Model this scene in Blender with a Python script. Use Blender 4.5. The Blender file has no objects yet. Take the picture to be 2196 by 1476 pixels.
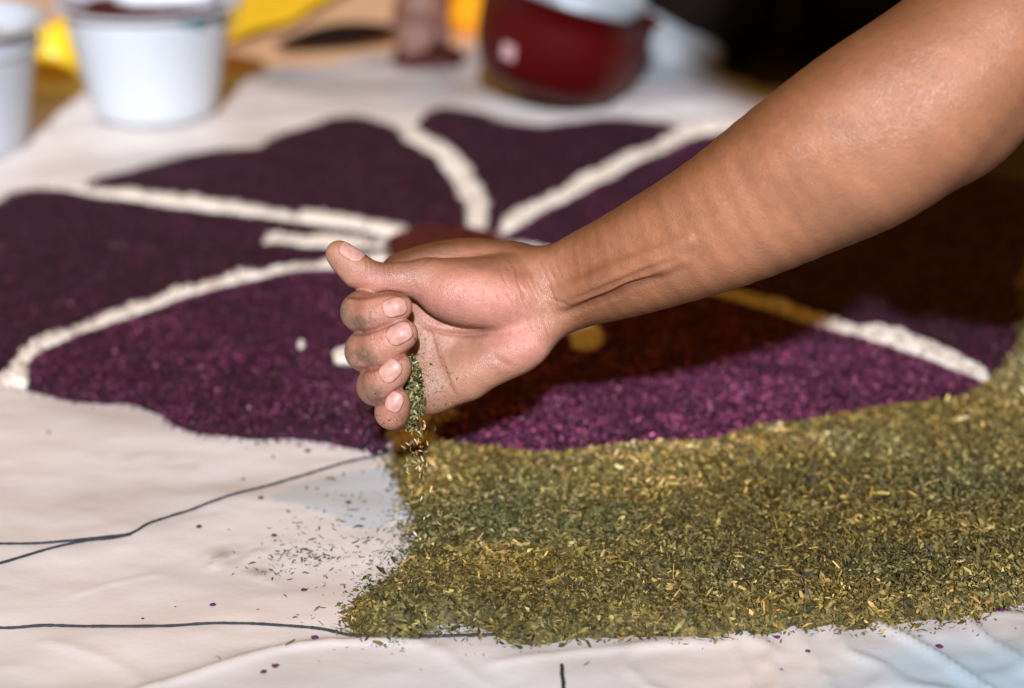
import bpy, math
import numpy as np
from mathutils import Vector

# ------------------------------------------------------------------ camera, light, exposure
S = bpy.context.scene
C = S.collection
PITCH = math.radians(22.0)
CAM = np.array([0.0, 0.0, 0.5])
FPX = 4270.0                                   # focal length in photo pixels (2196 wide)
cam_d = bpy.data.cameras.new('camera')
cam = bpy.data.objects.new('camera', cam_d); C.objects.link(cam)
cam.location = CAM; cam.rotation_euler = (math.pi/2 - PITCH, 0, 0)
cam_d.sensor_width = 36.0; cam_d.lens = 36.0*FPX/2196.0
cam_d.clip_start = 0.02; cam_d.clip_end = 600
cam_d.dof.use_dof = True; cam_d.dof.focus_distance = 1.005; cam_d.dof.aperture_fstop = 3.6
S.camera = cam

world = bpy.data.worlds.new('World'); S.world = world; world.use_nodes = True
wn = world.node_tree.nodes; wl = world.node_tree.links
wn.clear()
wout = wn.new('ShaderNodeOutputWorld')
sky = wn.new('ShaderNodeTexSky'); sky.sky_type = 'NISHITA'; sky.sun_disc = False
sky.sun_elevation = math.radians(2.0); sky.sun_rotation = math.radians(180)
b1 = wn.new('ShaderNodeBackground'); b1.inputs[1].default_value = 0.01
b2 = wn.new('ShaderNodeBackground')            # night sky glowing with warm street lighting
b2.inputs[0].default_value = (1.0, 0.46, 0.05, 1); b2.inputs[1].default_value = 0.33
ad = wn.new('ShaderNodeAddShader')
wl.new(sky.outputs[0], b1.inputs[0]); wl.new(b1.outputs[0], ad.inputs[0]); wl.new(b2.outputs[0], ad.inputs[1])
wl.new(ad.outputs[0], wout.inputs[0])

sun_d = bpy.data.lights.new('sun', 'SUN'); sun_d.energy = 5.0; sun_d.angle = math.radians(2.2)
sun_d.color = (0.79, 0.88, 1.0)
sun = bpy.data.objects.new('sun', sun_d); C.objects.link(sun)
sun.rotation_euler = Vector((-0.012, 0.853, -0.522)).to_track_quat('-Z', 'Y').to_euler()
S.view_settings.view_transform = 'Standard'
try: S.view_settings.look = 'None'
except Exception: pass
S.view_settings.exposure = 0.25; S.view_settings.gamma = 1.0

# ------------------------------------------------------------------ helpers
rng = np.random.default_rng(7)
RX = np.array([1.0, 0, 0]); UP = np.array([0, math.sin(PITCH), math.cos(PITCH)])
FW = np.array([0, math.cos(PITCH), -math.sin(PITCH)])
def ray(px, py):
    px = np.asarray(px, float); py = np.asarray(py, float)
    return ((px-1098)/FPX)[..., None]*RX + ((738-py)/FPX)[..., None]*UP + FW
def gnd(px, py, z=0.0):                        # the point of height z seen at a photo pixel
    r = ray(px, py); t = (z-0.5)/r[..., 2]
    return CAM + r*t[..., None]
def at(px, py, t):                             # the point at distance t along the view axis
    return CAM + ray(px, py)*np.asarray(t, float)[..., None]
def project(P):
    Q = P-CAM; t = Q@FW
    return 1098+FPX*(Q@RX)/t, 738-FPX*(Q@UP)/t

def vnoise(x, y, seed=0):                      # value noise, 0..1
    g = np.random.default_rng(seed).random((64, 64))
    xi = np.floor(x).astype(int); yi = np.floor(y).astype(int)
    fx = x-xi; fy = y-yi; fx = fx*fx*(3-2*fx); fy = fy*fy*(3-2*fy)
    a = g[xi % 64, yi % 64]; b = g[(xi+1) % 64, yi % 64]; c = g[xi % 64, (yi+1) % 64]; d = g[(xi+1) % 64, (yi+1) % 64]
    return (a*(1-fx)+b*fx)*(1-fy) + (c*(1-fx)+d*fx)*fy
def fbm(x, y, s, oct=4, seed=0):
    v = 0; a = 0.5; tot = 0
    for i in range(oct):
        v = v + a*vnoise(x*s+17.3*i, y*s+5.1*i, seed+i); tot += a; a *= .5; s *= 2.03
    return v/tot
def seg_dist(P, A, B):
    ab = B-A; L = (ab*ab).sum()+1e-12
    t = np.clip(((P-A)@ab)/L, 0, 1)
    return np.linalg.norm(P-A-t[..., None]*ab, axis=-1)
def poly_dist(P, pts):
    d = np.full(P.shape[:-1], 1e9)
    for a, b in zip(pts[:-1], pts[1:]): d = np.minimum(d, seg_dist(P, np.array(a, float), np.array(b, float)))
    return d
def smooth(pts, n=8):                          # Catmull-Rom through points
    p = np.array(pts, float); q = np.vstack([2*p[0]-p[1], p, 2*p[-1]-p[-2]]); out = []
    for i in range(1, len(q)-2):
        for k in range(n):
            t = k/n
            out.append(.5*(2*q[i]+(q[i+1]-q[i-1])*t+(2*q[i-1]-5*q[i]+4*q[i+1]-q[i+2])*t*t+(3*q[i]-q[i-1]-3*q[i+1]+q[i+2])*t**3))
    out.append(p[-1]); return np.array(out)
def inside(x, y, poly):
    r = np.zeros(x.shape, bool); n = len(poly)
    for i in range(n):
        x1, y1 = poly[i][:2]; x2, y2 = poly[(i+1) % n][:2]
        c = ((y1 > y) != (y2 > y))
        with np.errstate(divide='ignore', invalid='ignore'):
            r ^= c & (x < (x2-x1)*(y-y1)/(y2-y1+1e-15)+x1)
    return r

def mesh_obj(name, V, F, mat=None, parent=None, col=None, smooth_=True, tris=None):
    """V (n,3); F list of equal-length faces as an int array (m,k)"""
    me = bpy.data.meshes.new(name)
    V = np.asarray(V, np.float32); F = np.asarray(F, np.int32); k = F.shape[1]
    me.vertices.add(len(V)); me.vertices.foreach_set('co', V.ravel())
    me.loops.add(F.size); me.loops.foreach_set('vertex_index', F.ravel())
    me.polygons.add(len(F)); me.polygons.foreach_set('loop_start', np.arange(0, F.size, k, dtype=np.int32))
    try: me.polygons.foreach_set('loop_total', np.full(len(F), k, np.int32))
    except Exception: pass
    me.polygons.foreach_set('use_smooth', np.full(len(F), smooth_))
    if col is not None:
        c = np.ones((len(V), 4), np.float32); c[:, :col.shape[1]] = col
        a = me.color_attributes.new('Col', 'FLOAT_COLOR', 'POINT'); a.data.foreach_set('color', c.ravel())
    me.update(calc_edges=True); me.validate()
    if mat: me.materials.append(mat)
    o = bpy.data.objects.new(name, me); C.objects.link(o)
    if parent: o.parent = parent
    return o
def tag(o, label=None, cat=None, group=None, kind=None):
    if label: o['label'] = label
    if cat: o['category'] = cat
    if group: o['group'] = group
    if kind: o['kind'] = kind
    return o
def empty(name, loc, label, cat, group=None):
    o = bpy.data.objects.new(name, None); C.objects.link(o); o.location = loc
    o.empty_display_size = .02
    return tag(o, label, cat, group)

def mat(name, col=(.5, .5, .5), rough=.6, attr=False, var=0.0, vscale=30, bump=0.0, bscale=200, sss=0, sssr=(.01, .004, .002),
        spec=.5, col2=None, transl=0.0, coat=0.0, detail=4, bdist=.001):
    m = bpy.data.materials.new(name); m.use_nodes = True
    nt = m.node_tree; n = nt.nodes; l = nt.links; p = n['Principled BSDF']
    p.inputs['Roughness'].default_value = rough; p.inputs['Specular IOR Level'].default_value = spec
    p.inputs['Base Color'].default_value = (*col, 1)
    tc = n.new('ShaderNodeTexCoord'); src = None
    if attr:
        a = n.new('ShaderNodeAttribute'); a.attribute_name = 'Col'; src = a.outputs['Color']
    if var or col2:
        nz = n.new('ShaderNodeTexNoise'); nz.inputs['Scale'].default_value = vscale; nz.inputs['Detail'].default_value = 5
        l.new(tc.outputs['Object'], nz.inputs['Vector'])
        mr = n.new('ShaderNodeMapRange'); mr.inputs[1].default_value = .3; mr.inputs[2].default_value = .7
        l.new(nz.outputs['Fac'], mr.inputs[0])
        if col2:
            mx = n.new('ShaderNodeMix'); mx.data_type = 'RGBA'; l.new(mr.outputs[0], mx.inputs['Factor'])
            mx.inputs['A'].default_value = (*col, 1); mx.inputs['B'].default_value = (*col2, 1)
            if src: l.new(src, mx.inputs['A'])
            src = mx.outputs['Result']
        if var:
            mr2 = n.new('ShaderNodeMapRange'); mr2.inputs[1].default_value = .3; mr2.inputs[2].default_value = .7
            mr2.inputs[3].default_value = 1-var; mr2.inputs[4].default_value = 1+var
            l.new(nz.outputs['Fac'], mr2.inputs[0])
            hs = n.new('ShaderNodeHueSaturation'); l.new(mr2.outputs[0], hs.inputs['Value'])
            if src: l.new(src, hs.inputs['Color'])
            else: hs.inputs['Color'].default_value = (*col, 1)
            src = hs.outputs['Color']
    if src: l.new(src, p.inputs['Base Color'])
    if bump:
        nb = n.new('ShaderNodeTexNoise'); nb.inputs['Scale'].default_value = bscale; nb.inputs['Detail'].default_value = detail
        l.new(tc.outputs['Object'], nb.inputs['Vector'])
        bp = n.new('ShaderNodeBump'); bp.inputs['Strength'].default_value = bump; bp.inputs['Distance'].default_value = bdist
        l.new(nb.outputs['Fac'], bp.inputs['Height']); l.new(bp.outputs[0], p.inputs['Normal'])
    if sss:
        p.inputs['Subsurface Weight'].default_value = sss; p.inputs['Subsurface Radius'].default_value = sssr
        p.inputs['Subsurface Scale'].default_value = 1.0
    if coat: p.inputs['Coat Weight'].default_value = coat
    return m

# ------------------------------------------------------------------ the ground and the white sheet
FOLDS = [  # pixel polylines, height mm, width mm
    ([(300, 1500), (480, 1445), (620, 1405), (780, 1392), (900, 1400)], 3.0, 6),
    ([(1060, 1440), (1240, 1415), (1400, 1400), (1560, 1390)], 1.6, 7),
    ([(1860, 1345), (1980, 1400), (2120, 1490)], 4.0, 5),
    ([(2050, 1330), (2196, 1440), (2300, 1500)], 3.0, 5),
    ([(1700, 1360), (1790, 1500)], 2.2, 6),
    ([(1560, 1375), (1620, 1500)], 1.5, 5),
    ([(2000, 1320), (2196, 1335)], 2.0, 5),
    ([(760, 1235), (790, 1195), (815, 1150), (850, 1120), (880, 1085)], 1.6, 3),
    ([(455, 1230), (490, 1205), (530, 1215), (560, 1195)], 1.8, 5),
    ([(150, 1290), (240, 1262), (330, 1245)], 0.8, 3),
    ([(540, 1240), (580, 1260)], 1.2, 4),
    ([(940, 1410), (1040, 1480)], 1.2, 6),
    ([(100, 1390), (260, 1440), (330, 1500)], 0.9, 7),
]
FOLDS = [(gnd(*np.array(smooth(p, 4)).T)[:, :2], h/1000, w/1000) for p, h, w in FOLDS]
def sheet_h(x, y, folds=True):
    z = .003 + (fbm(x, y, 6, 3, 11)-.5)*.004 + (fbm(x*1.6+y*.5, y*2.6-x*.4, 11, 3, 23)-.5)*.003
    back = np.clip((y-1.45)/.4, 0, 1)
    z = z + back*(fbm(x, y*1.7, 8, 4, 31)-.5)*.020 + back*.006
    if folds:
        P = np.stack([x, y], -1)
        for pts, h, w in FOLDS:
            d = poly_dist(P, pts)
            z = z + h*.9*np.exp(-(d/(w*.5))**1.1)
        # tight crumples across the near edge of the sheet
        c = np.clip((.97-y)/.12, 0, 1)*np.clip((x+.02)/.15, 0, 1)
        r = 1-np.abs(2*fbm(x*1.3+y*.8, y*1.1-x*.5, 13, 3, 47)-1)
        z = z + c*np.clip(r-.78, 0, 1)*.009
    return z

def axis(*spans):
    out = [spans[0][0]]
    for a, b, s in spans:
        n = max(1, int(round((b-a)/s))); out += list(np.linspace(a, b, n+1)[1:])
    return np.array(out)
def grid_faces(nx, ny):
    i = np.arange(nx*ny).reshape(nx, ny)
    return np.stack([i[:-1, :-1], i[1:, :-1], i[1:, 1:], i[:-1, 1:]], -1).reshape(-1, 4)

m_street = mat('street stone', (.035, .022, .014), .85, var=.35, vscale=9, bump=.4, bscale=60, bdist=.004)
street = mesh_obj('street', [(-250, -250, -.004), (250, -250, -.004), (250, 250, -.004), (-250, 250, -.004)], [(0, 1, 2, 3)], m_street)
tag(street, 'dark street paving under the sheets', kind='structure')

xs = axis((-1.1, -.42, .012), (-.42, .42, .0026), (.42, 1.3, .012))
ys = axis((.45, .76, .012), (.76, 1.15, .0026), (1.15, 2.14, .007))
GX, GY = np.meshgrid(xs, ys, indexing='ij')
edge = 1.93+.17*np.clip((GX+.35)/.5, 0, 1)-.24*np.clip((GX-.12)/.12, 0, 1)-.42*np.clip((GX-.31)/.06, 0, 1)+.03*(fbm(GX, GY*0, 9, 3, 5)-.5)
GYs = np.where(GY > 1.3, 1.3+(GY-1.3)*(edge-1.3)/(2.14-1.3), GY)
GZ = sheet_h(GX, GYs)
blue_poly = gnd(*np.array(smooth([(578, 1072), (625, 1052), (690, 1036), (760, 1020), (860, 1008), (895, 1040), (900, 1110), (850, 1122), (800, 1143), (745, 1138), (715, 1116), (650, 1100), (600, 1088), (578, 1072)], 5)).T)[:, :2]
stain = inside(GX+(fbm(GX, GYs, 60, 3, 8)-.5)*.010, GYs+(fbm(GX, GYs, 60, 3, 9)-.5)*.008, blue_poly).astype(float)
nb = fbm(GX*1.2, GYs, 7, 4, 61)
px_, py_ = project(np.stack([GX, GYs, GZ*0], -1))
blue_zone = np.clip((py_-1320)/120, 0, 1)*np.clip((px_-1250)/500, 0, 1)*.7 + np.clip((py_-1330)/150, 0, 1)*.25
far_grey = np.clip((285-py_)/75, 0, 1)*np.clip((px_-420)/150, 0, 1)  # far sheet greyed: light falloff painted in along with dirt
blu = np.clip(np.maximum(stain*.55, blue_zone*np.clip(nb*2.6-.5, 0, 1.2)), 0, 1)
dirt = np.clip(fbm(GX*1.0, GYs*2.2, 9, 5, 71)*2.6-1.22, 0, 1)*.55
for cx, cy, rx, ry, a in ((500, 1205, 60, 22, .9), (560, 1240, 40, 14, .8), (310, 985, 120, 10, .35), (420, 1010, 70, 10, .3), (90, 960, 90, 12, .2), (590, 1170, 70, 12, .35)):
    g = np.exp(-(((px_-cx)/rx)**2+((py_-cy)/ry)**2))
    dirt = np.maximum(dirt, a*g*np.clip(fbm(GX, GYs*1.6, 90, 4, 5)*3.2-1.0, 0, 1))
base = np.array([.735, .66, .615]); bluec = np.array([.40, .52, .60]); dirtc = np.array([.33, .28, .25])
cool = np.clip(fbm(GX, GYs, 5, 3, 81)*2-.6, 0, 1)[..., None]
colr = base*(1-cool*.5)+np.array([.60, .615, .67])*cool*.5
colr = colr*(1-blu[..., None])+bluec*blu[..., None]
gm = (far_grey*np.clip(fbm(GX, GYs*1.5, 9, 4, 66)*2.4-.4, .15, 1)*.95)[..., None]; colr = colr*(1-gm)+np.array([.25, .255, .285])*gm
colr = colr*(1-dirt[..., None])+dirtc*dirt[..., None]
m_sheet = mat('white plastic sheet', attr=True, rough=.42, bump=.25, bscale=260, bdist=.0006, spec=.4)
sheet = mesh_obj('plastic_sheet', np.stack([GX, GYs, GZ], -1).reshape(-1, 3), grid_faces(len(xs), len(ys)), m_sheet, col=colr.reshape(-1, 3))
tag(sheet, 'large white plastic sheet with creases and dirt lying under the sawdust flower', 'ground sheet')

# ------------------------------------------------------------------ sawdust areas
def G(pts, n=5, closed=True):
    p = list(pts)+([pts[0]] if closed else [])
    q = smooth(p, n)
    return gnd(q[:, 0], q[:, 1])[:, :2]
def box1(a, r, ax):
    k = 2*r+1; pad = [(0, 0), (0, 0)]; pad[ax] = (r+1, r)
    c = np.cumsum(np.pad(a, pad), axis=ax)
    return (np.take(c, range(k, c.shape[ax]), ax)-np.take(c, range(0, c.shape[ax]-k), ax))/k
def blur(a, r):
    for _ in range(2): a = box1(box1(a, r, 0), r, 1)
    return a
class Area:
    """a patch of loose sawdust: a height field over the sheet, plus the function that reads it"""
    def __init__(s, mask_fn, bbox, cell, height, soft, seed, wobble=.003, lump=.3):
        x0, y0, x1, y1 = bbox; m = .02
        s.xs = np.arange(x0-m, x1+m, cell); s.ys = np.arange(y0-m, y1+m, cell)
        X, Y = np.meshgrid(s.xs, s.ys, indexing='ij')
        wx = X+(fbm(X, Y, 90, 3, seed)-.5)*2*wobble*1.5; wy = Y+(fbm(X, Y, 90, 3, seed+9)-.5)*2*wobble*1.5
        s.mask = mask_fn(wx, wy).astype(float)
        b = blur(s.mask, max(1, int(soft/cell)))
        n = fbm(X, Y, 28, 4, seed+3)
        s.hgt = height*np.clip((b-.12)/.6, 0, 1)**.8*(1-lump+2*lump*n)
        s.hgt = s.hgt + (fbm(X, Y, 220, 2, seed+4)-.5)*.0009*np.clip(b*2, 0, 1)
        s.b = b; s.X, s.Y, s.cell = X, Y, cell; s.base = sheet_h(X, Y, False)
    def z(s, x, y):
        i = (x-s.xs[0])/s.cell; j = (y-s.ys[0])/s.cell
        i = np.clip(i, 0, len(s.xs)-1.001); j = np.clip(j, 0, len(s.ys)-1.001)
        a = i.astype(int); b = j.astype(int); u = i-a; v = j-b
        H = s.hgt
        return (H[a, b]*(1-u)+H[a+1, b]*u)*(1-v)+(H[a, b+1]*(1-u)+H[a+1, b+1]*u)*v
    def mesh(s, name, m, sink=.0012):
        keep = (s.b > .08)
        q = keep[:-1, :-1] | keep[1:, :-1] | keep[1:, 1:] | keep[:-1, 1:]
        idx = np.arange(keep.size).reshape(keep.shape)
        F = np.stack([idx[:-1, :-1], idx[1:, :-1], idx[1:, 1:], idx[:-1, 1:]], -1)[q]
        u, inv = np.unique(F, return_inverse=True)
        V = np.stack([s.X, s.Y, s.base+s.hgt-sink*(1-np.clip(s.b*1.6, 0, 1))], -1).reshape(-1, 3)[u]
        return V, inv.reshape(-1, 4), m
    def sample(s, n, fringe=0.0, r=rng):
        p = (s.b > .3)*1.0 if fringe == 0 else np.clip(s.b*1.8, 0, 1)*(1+1.3*(s.b < .7))
        p = p.ravel()/p.sum()
        k = r.choice(len(p), n, p=p)
        x = s.X.ravel()[k]+(r.random(n)-.5)*s.cell; y = s.Y.ravel()[k]+(r.random(n)-.5)*s.cell
        if fringe:
            x = x+r.normal(0, fringe, n); y = y+r.normal(0, fringe, n)
        return x, y
    @property
    def area(s): return (s.b > .3).sum()*s.cell**2

def flakes(x, y, z, L, W, tilt, col, r=rng, hexa=False):
    """little bent chips; returns V, F(tri), colours"""
    n = len(x); yaw = r.random(n)*2*np.pi
    ti = r.normal(0, tilt, n); ro = r.normal(0, tilt*1.4, n)
    a = np.stack([np.cos(yaw)*np.cos(ti), np.sin(yaw)*np.cos(ti), np.sin(ti)], -1)
    b0 = np.stack([-np.sin(yaw), np.cos(yaw), np.zeros(n)], -1); c = np.cross(a, b0)
    b = b0*np.cos(ro)[:, None]+c*np.sin(ro)[:, None]; c = np.cross(a, b)
    P = np.stack([x, y, z], -1); L = L[:, None]; W = W[:, None]
    fold = (r.random(n)[:, None]-.5)*W*.9
    bend = (r.random(n)[:, None]-.5)*L*.5
    if not hexa:
        sk = (r.random(n)[:, None]-.5)*L*.5
        V = np.stack([P-a*L/2, P+b*W/2+c*fold+a*sk, P+a*L/2, P-b*W/2+c*fold-a*sk], 1)
        T = np.array([[0, 1, 2], [0, 2, 3]])
    else:
        w2 = r.uniform(.3, 1.0, n)[:, None]*W
        V = np.stack([P-a*L/2-b*W/3, P-a*L/2+b*w2/3, P+b*W/2+c*(fold+bend), P+a*L/2+b*w2/3, P+a*L/2-b*w2/4, P-b*W/2+c*(bend-fold)], 1)
        T = np.array([[0, 1, 2], [0, 2, 5], [2, 3, 5], [3, 4, 5]])
    k = V.shape[1]
    F = (np.arange(n)[:, None, None]*k+T[None]).reshape(-1, 3)
    return V.reshape(-1, 3), F, np.repeat(col, k, 0)
def join(parts):
    V = []; F = []; K = []; o = 0
    for v, f, c in parts:
        if f.shape[1] == 4: f = np.concatenate([f[:, [0, 1, 2]], f[:, [0, 2, 3]]])
        V.append(v); F.append(f+o); K.append(c); o += len(v)
    return np.concatenate(V), np.concatenate(F), np.concatenate(K)
def palette(cols, w, n, r=rng, jit=.25, patch=None):
    cols = np.array(cols); w = np.array(w, float)
    if patch is None: k = r.choice(len(cols), n, p=w/w.sum())
    else:
        u = np.clip(patch*.45+r.random(n)*.75-.1, 0, .9999); e = np.cumsum(w/w.sum()); k = np.searchsorted(e, u)
        k = np.clip(k, 0, len(cols)-1)
    c = cols[k]*np.exp(r.normal(0, jit, n))[:, None]
    return np.clip(c, 0, 1)

m_dust = mat('dry sawdust', attr=True, rough=.75, spec=.3)
m_dust_g = mat('dried chopped herb', attr=True, rough=.6, spec=.35)

PURPLE = [(.036, .004, .018), (.088, .013, .043), (.010, .002, .008), (.23, .052, .115), (.15, .022, .050), (.34, .13, .17)]
PW = [22, 28, 22, 15, 12, 1.8]
P_petals = {
 'a': ('purple sawdust petal at the back left below the white bucket',
   [(188, 405), (330, 376), (480, 350), (560, 341), (620, 313), (700, 287), (775, 279), (850, 298), (893, 330), (930, 365), (965, 420), (1000, 498), (860, 503), (760, 483), (640, 468), (500, 452), (330, 430)]),
 'b': ('purple sawdust petal at the back in front of the red bowl',
   [(908, 290), (945, 263), (1010, 270), (1090, 291), (1200, 291), (1300, 284), (1385, 292), (1450, 302), (1350, 345), (1240, 410), (1150, 460), (1082, 500), (1035, 495), (1048, 440), (1018, 370), (965, 315)]),
 'c': ('purple sawdust petal at the far left with a dashed white stripe',
   [(-40, 500), (10, 450), (60, 428), (115, 424), (220, 444), (400, 468), (600, 492), (800, 522), (840, 560), (730, 578), (560, 600), (400, 642), (250, 693), (120, 745), (50, 795), (0, 802), (-120, 790), (-200, 690), (-140, 580)]),
 'd': ('purple sawdust petal left of the hand with a long scalloped near edge',
   [(62, 835), (75, 795), (130, 760), (260, 712), (420, 660), (560, 622), (730, 600), (900, 585), (990, 590), (960, 700), (930, 840), (850, 972), (780, 962), (700, 945), (620, 942), (540, 945), (440, 935), (380, 905), (330, 890), (280, 872), (200, 872), (130, 862), (85, 850)]),
 'e': ('purple sawdust petal under the arm with the green border along it',
   [(985, 600), (1080, 560), (1300, 605), (1500, 645), (1650, 692), (1830, 745), (1960, 790), (2075, 835), (2112, 850), (2080, 885), (2010, 905), (1900, 908), (1760, 932), (1620, 962), (1520, 985), (1400, 978), (1280, 990), (1150, 992), (1040, 980), (930, 968), (890, 962), (940, 890), (960, 760)]),
 'f': ('purple sawdust petal in the shade of the arm at the right',
   [(1090, 540), (1120, 508), (1280, 420), (1400, 362), (1500, 318), (1620, 318), (1800, 345), (2000, 382), (2180, 412), (2330, 470), (2330, 560), (2190, 600), (2185, 700), (2190, 760), (2160, 800), (2112, 822), (2060, 790), (1960, 745), (1850, 718), (1730, 676), (1600, 642), (1480, 620), (1300, 580)]),
}
petals = {}
for k, (lab, pts) in P_petals.items():
    poly = G(pts)
    bb = (*poly.min(0), *poly.max(0)); near = k in 'de'
    A = Area(lambda X, Y, poly=poly: inside(X, Y, poly), bb, .0025 if near else .0035, .0055, .007, 100+ord(k), lump=.22)
    petals[k] = A
    V, F, _ = A.mesh('p', None)
    base = palette(PURPLE[:3], PW[:3], len(V), jit=.2)*.5
    parts = [(V, F, base)]
    dens = {'a': 26, 'b': 26, 'c': 34, 'd': 58, 'e': 68, 'f': 36}[k]
    n = int(A.area*1e4*dens)
    x, y = A.sample(n, .0016)
    pat = fbm(x, y, 40, 3, 7)
    z = sheet_h(x, y, False)+A.z(x, y)+.0002+rng.random(n)*.0012
    L = rng.uniform(.0010, .0028, n)*(1.1 if k == 'e' else 1.0); W = L*rng.uniform(.3, .75, n)
    big = rng.random(n) < .02; L = np.where(big, L*1.8, L)
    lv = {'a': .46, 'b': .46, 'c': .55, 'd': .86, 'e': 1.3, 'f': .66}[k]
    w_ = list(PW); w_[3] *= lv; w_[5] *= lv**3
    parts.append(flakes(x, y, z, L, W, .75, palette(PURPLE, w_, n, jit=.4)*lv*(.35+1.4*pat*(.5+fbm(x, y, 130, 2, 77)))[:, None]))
    if k == 'd':                                # pale lilac chips spilled beside the fingers
        n = 420; g = gnd(rng.normal(745, 70, n), rng.normal(880, 45, n)); ok = A.z(g[:, 0], g[:, 1]) > .003; g = g[ok]; n = len(g)
        L = rng.uniform(.0008, .002, n)
        parts.append(flakes(g[:, 0], g[:, 1], sheet_h(g[:, 0], g[:, 1], False)+A.z(g[:, 0], g[:, 1])+.0012, L, L*.6, .5, palette([(.42, .22, .32), (.30, .10, .20), (.6, .45, .45), (.28, .08, .05)], [3, 4, 1, 2], n)))
    V, F, K = join(parts)
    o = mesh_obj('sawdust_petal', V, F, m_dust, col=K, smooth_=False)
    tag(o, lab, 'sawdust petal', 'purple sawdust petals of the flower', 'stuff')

CREAM = [(.78, .70, .60), (.68, .58, .46), (.84, .80, .74), (.55, .43, .30)]; CW = [5, 3, 4, .8]
lines = [
 ('cream sawdust line between the two back left petals', [(115, 420), (220, 430), (330, 441), (500, 462), (618, 480)], 5.5, .004),
 ('short cream sawdust line running into the red centre of the flower', [(645, 481), (690, 485), (740, 492), (800, 503), (860, 512)], 7.5, .0048),
 ('stubby cream sawdust stripe pointing at the thumb from the left', [(592, 540), (650, 545), (720, 546), (810, 545)], 10.5, .0060),
 ('long curving cream sawdust line from the far left edge to the thumb', [(44, 835), (48, 805), (75, 775), (130, 745), (250, 700), (400, 650), (560, 612), (650, 597), (740, 588), (830, 572)], 6.5, .0045),
 ('wavy cream sawdust line between the two back petals', [(880, 312), (930, 340), (975, 375), (1000, 410), (1022, 450), (1015, 500)], 9.0, .0045),
 ('cream sawdust line from the flower centre to the far side of the arm', [(1092, 497), (1180, 455), (1280, 405), (1380, 352), (1475, 315), (1540, 295)], 8.5, .0045),
 ('cream sawdust line emerging from under the arm toward the green border', [(1080, 545), (1300, 590), (1500, 638), (1600, 655), (1680, 682), (1760, 708), (1850, 735), (1935, 752), (2000, 775), (2060, 800), (2100, 832)], 6.5, .004),
 ('cream sawdust line under the little finger ending at the green border', [(985, 600), (965, 760), (940, 880), (915, 915), (895, 940), (872, 958)], 16.5, .004),
]
for i, (lab, pts, w, h) in enumerate(lines):
    c = G(pts, 6, False); w *= .00088
    def fn(X, Y, c=c, w=w, i=i):
        P = np.stack([X, Y], -1); d = poly_dist(P, c)
        ww = w*(.1+1.0*fbm(X, Y, 60, 3, 200+i)+.9*fbm(X, Y, 190, 2, 240+i))
        if i == 6: ww = ww*np.where((X > .20) & (X < .262), 1.85, 1.0)*np.where(X > .262, .95, 1.0)
        return d < ww
    A = Area(fn, (*c.min(0)-.01, *c.max(0)+.01), .0018 if i in (6, 7) else .0022, h+.0014, .004, 210+i, .0045, .55)
    V, F, _ = A.mesh('l', None)
    parts = [(V, F, palette(CREAM[:2], CW[:2], len(V), jit=.06))]
    n = int(A.area*1e4*(90 if i in (6, 7) else 35)); x, y = A.sample(n, .0022)
    z = sheet_h(x, y, False)+A.z(x, y)+.0004+rng.random(n)*.0012
    L = rng.uniform(.0012, .0034, n); K = palette(CREAM, CW, n, jit=.2)
    pm = rng.random(n) < .12*(.3+1.6*fbm(x, y, 70, 2, 55)); K[pm] = palette(PURPLE, PW, pm.sum())
    parts.append(flakes(x, y, z+.0004, L, L*rng.uniform(.3, .7, n), .8, K))
    V, F, K = join(parts)
    tag(mesh_obj('sawdust_line', V, F, m_dust, col=K, smooth_=False), lab, 'sawdust line', 'cream sawdust lines between the petals', 'stuff')

# loose cream patches and the rust red centre
def patch(name, lab, cat, poly, h, cell, dens, pal, w, seed, soft=.003, jit=.15, grp=None, fringe=.0018):
    A = Area(lambda X, Y: inside(X, Y, poly), (*poly.min(0), *poly.max(0)), cell, h, soft, seed)
    V, F, _ = A.mesh('m', None)
    parts = [(V, F, palette(pal[:2], w[:2], len(V), jit=.1))]
    n = int(A.area*1e4*dens)+20; x, y = A.sample(n, fringe)
    z = sheet_h(x, y, False)+A.z(x, y)+.0003+rng.random(n)*.0012
    L = rng.uniform(.001, .0024, n)
    parts.append(flakes(x, y, z, L, L*rng.uniform(.3, .8, n), .5, palette(pal, w, n, jit=jit)))
    V, F, K = join(parts)
    return tag(mesh_obj(name, V, F, m_dust, col=K, smooth_=False), lab, cat, grp, 'stuff')
patch('sawdust_patch', 'small square patch of spilled cream sawdust just below the wrist', 'sawdust patch', G([(1228, 728), (1265, 722), (1290, 735), (1292, 775), (1250, 778), (1222, 765)], 3), .009, .0018, 90, CREAM, CW, 301, grp='spilled cream sawdust')
patch('sawdust_patch', 'spilled cream sawdust left of the curled ring finger', 'sawdust patch', G([(708, 788), (728, 776), (745, 780), (765, 748), (785, 762), (785, 800), (745, 808), (722, 803)], 3), .009, .0018, 90, CREAM, CW, 302, grp='spilled cream sawdust')
patch('sawdust_patch', 'tiny cream sawdust dot alone on the near left petal', 'sawdust patch', G([(644, 770), (652, 764), (660, 769), (658, 776), (648, 777)], 3), .008, .0015, 90, CREAM, CW, 303, soft=.002, grp='spilled cream sawdust')
for k_, (a_, b_) in enumerate([((215, 285), 552), ((300, 345), 550), ((405, 470), 550), ((495, 530), 552), ((550, 590), 551)]):
    patch('sawdust_dash', 'faint cream dashes across the far left petal', 'sawdust dash', G([(a_[0]+12, b_-2), (a_[1]-14, b_-3), (a_[1]-10, b_+2), (a_[0]+16, b_+2)], 2), .006, .002, 40, [(.30, .20, .20), (.22, .12, .15), (.5, .42, .38), (.12, .03, .08)], CW, 310+k_, soft=.002, grp='faint cream dashes')
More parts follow.
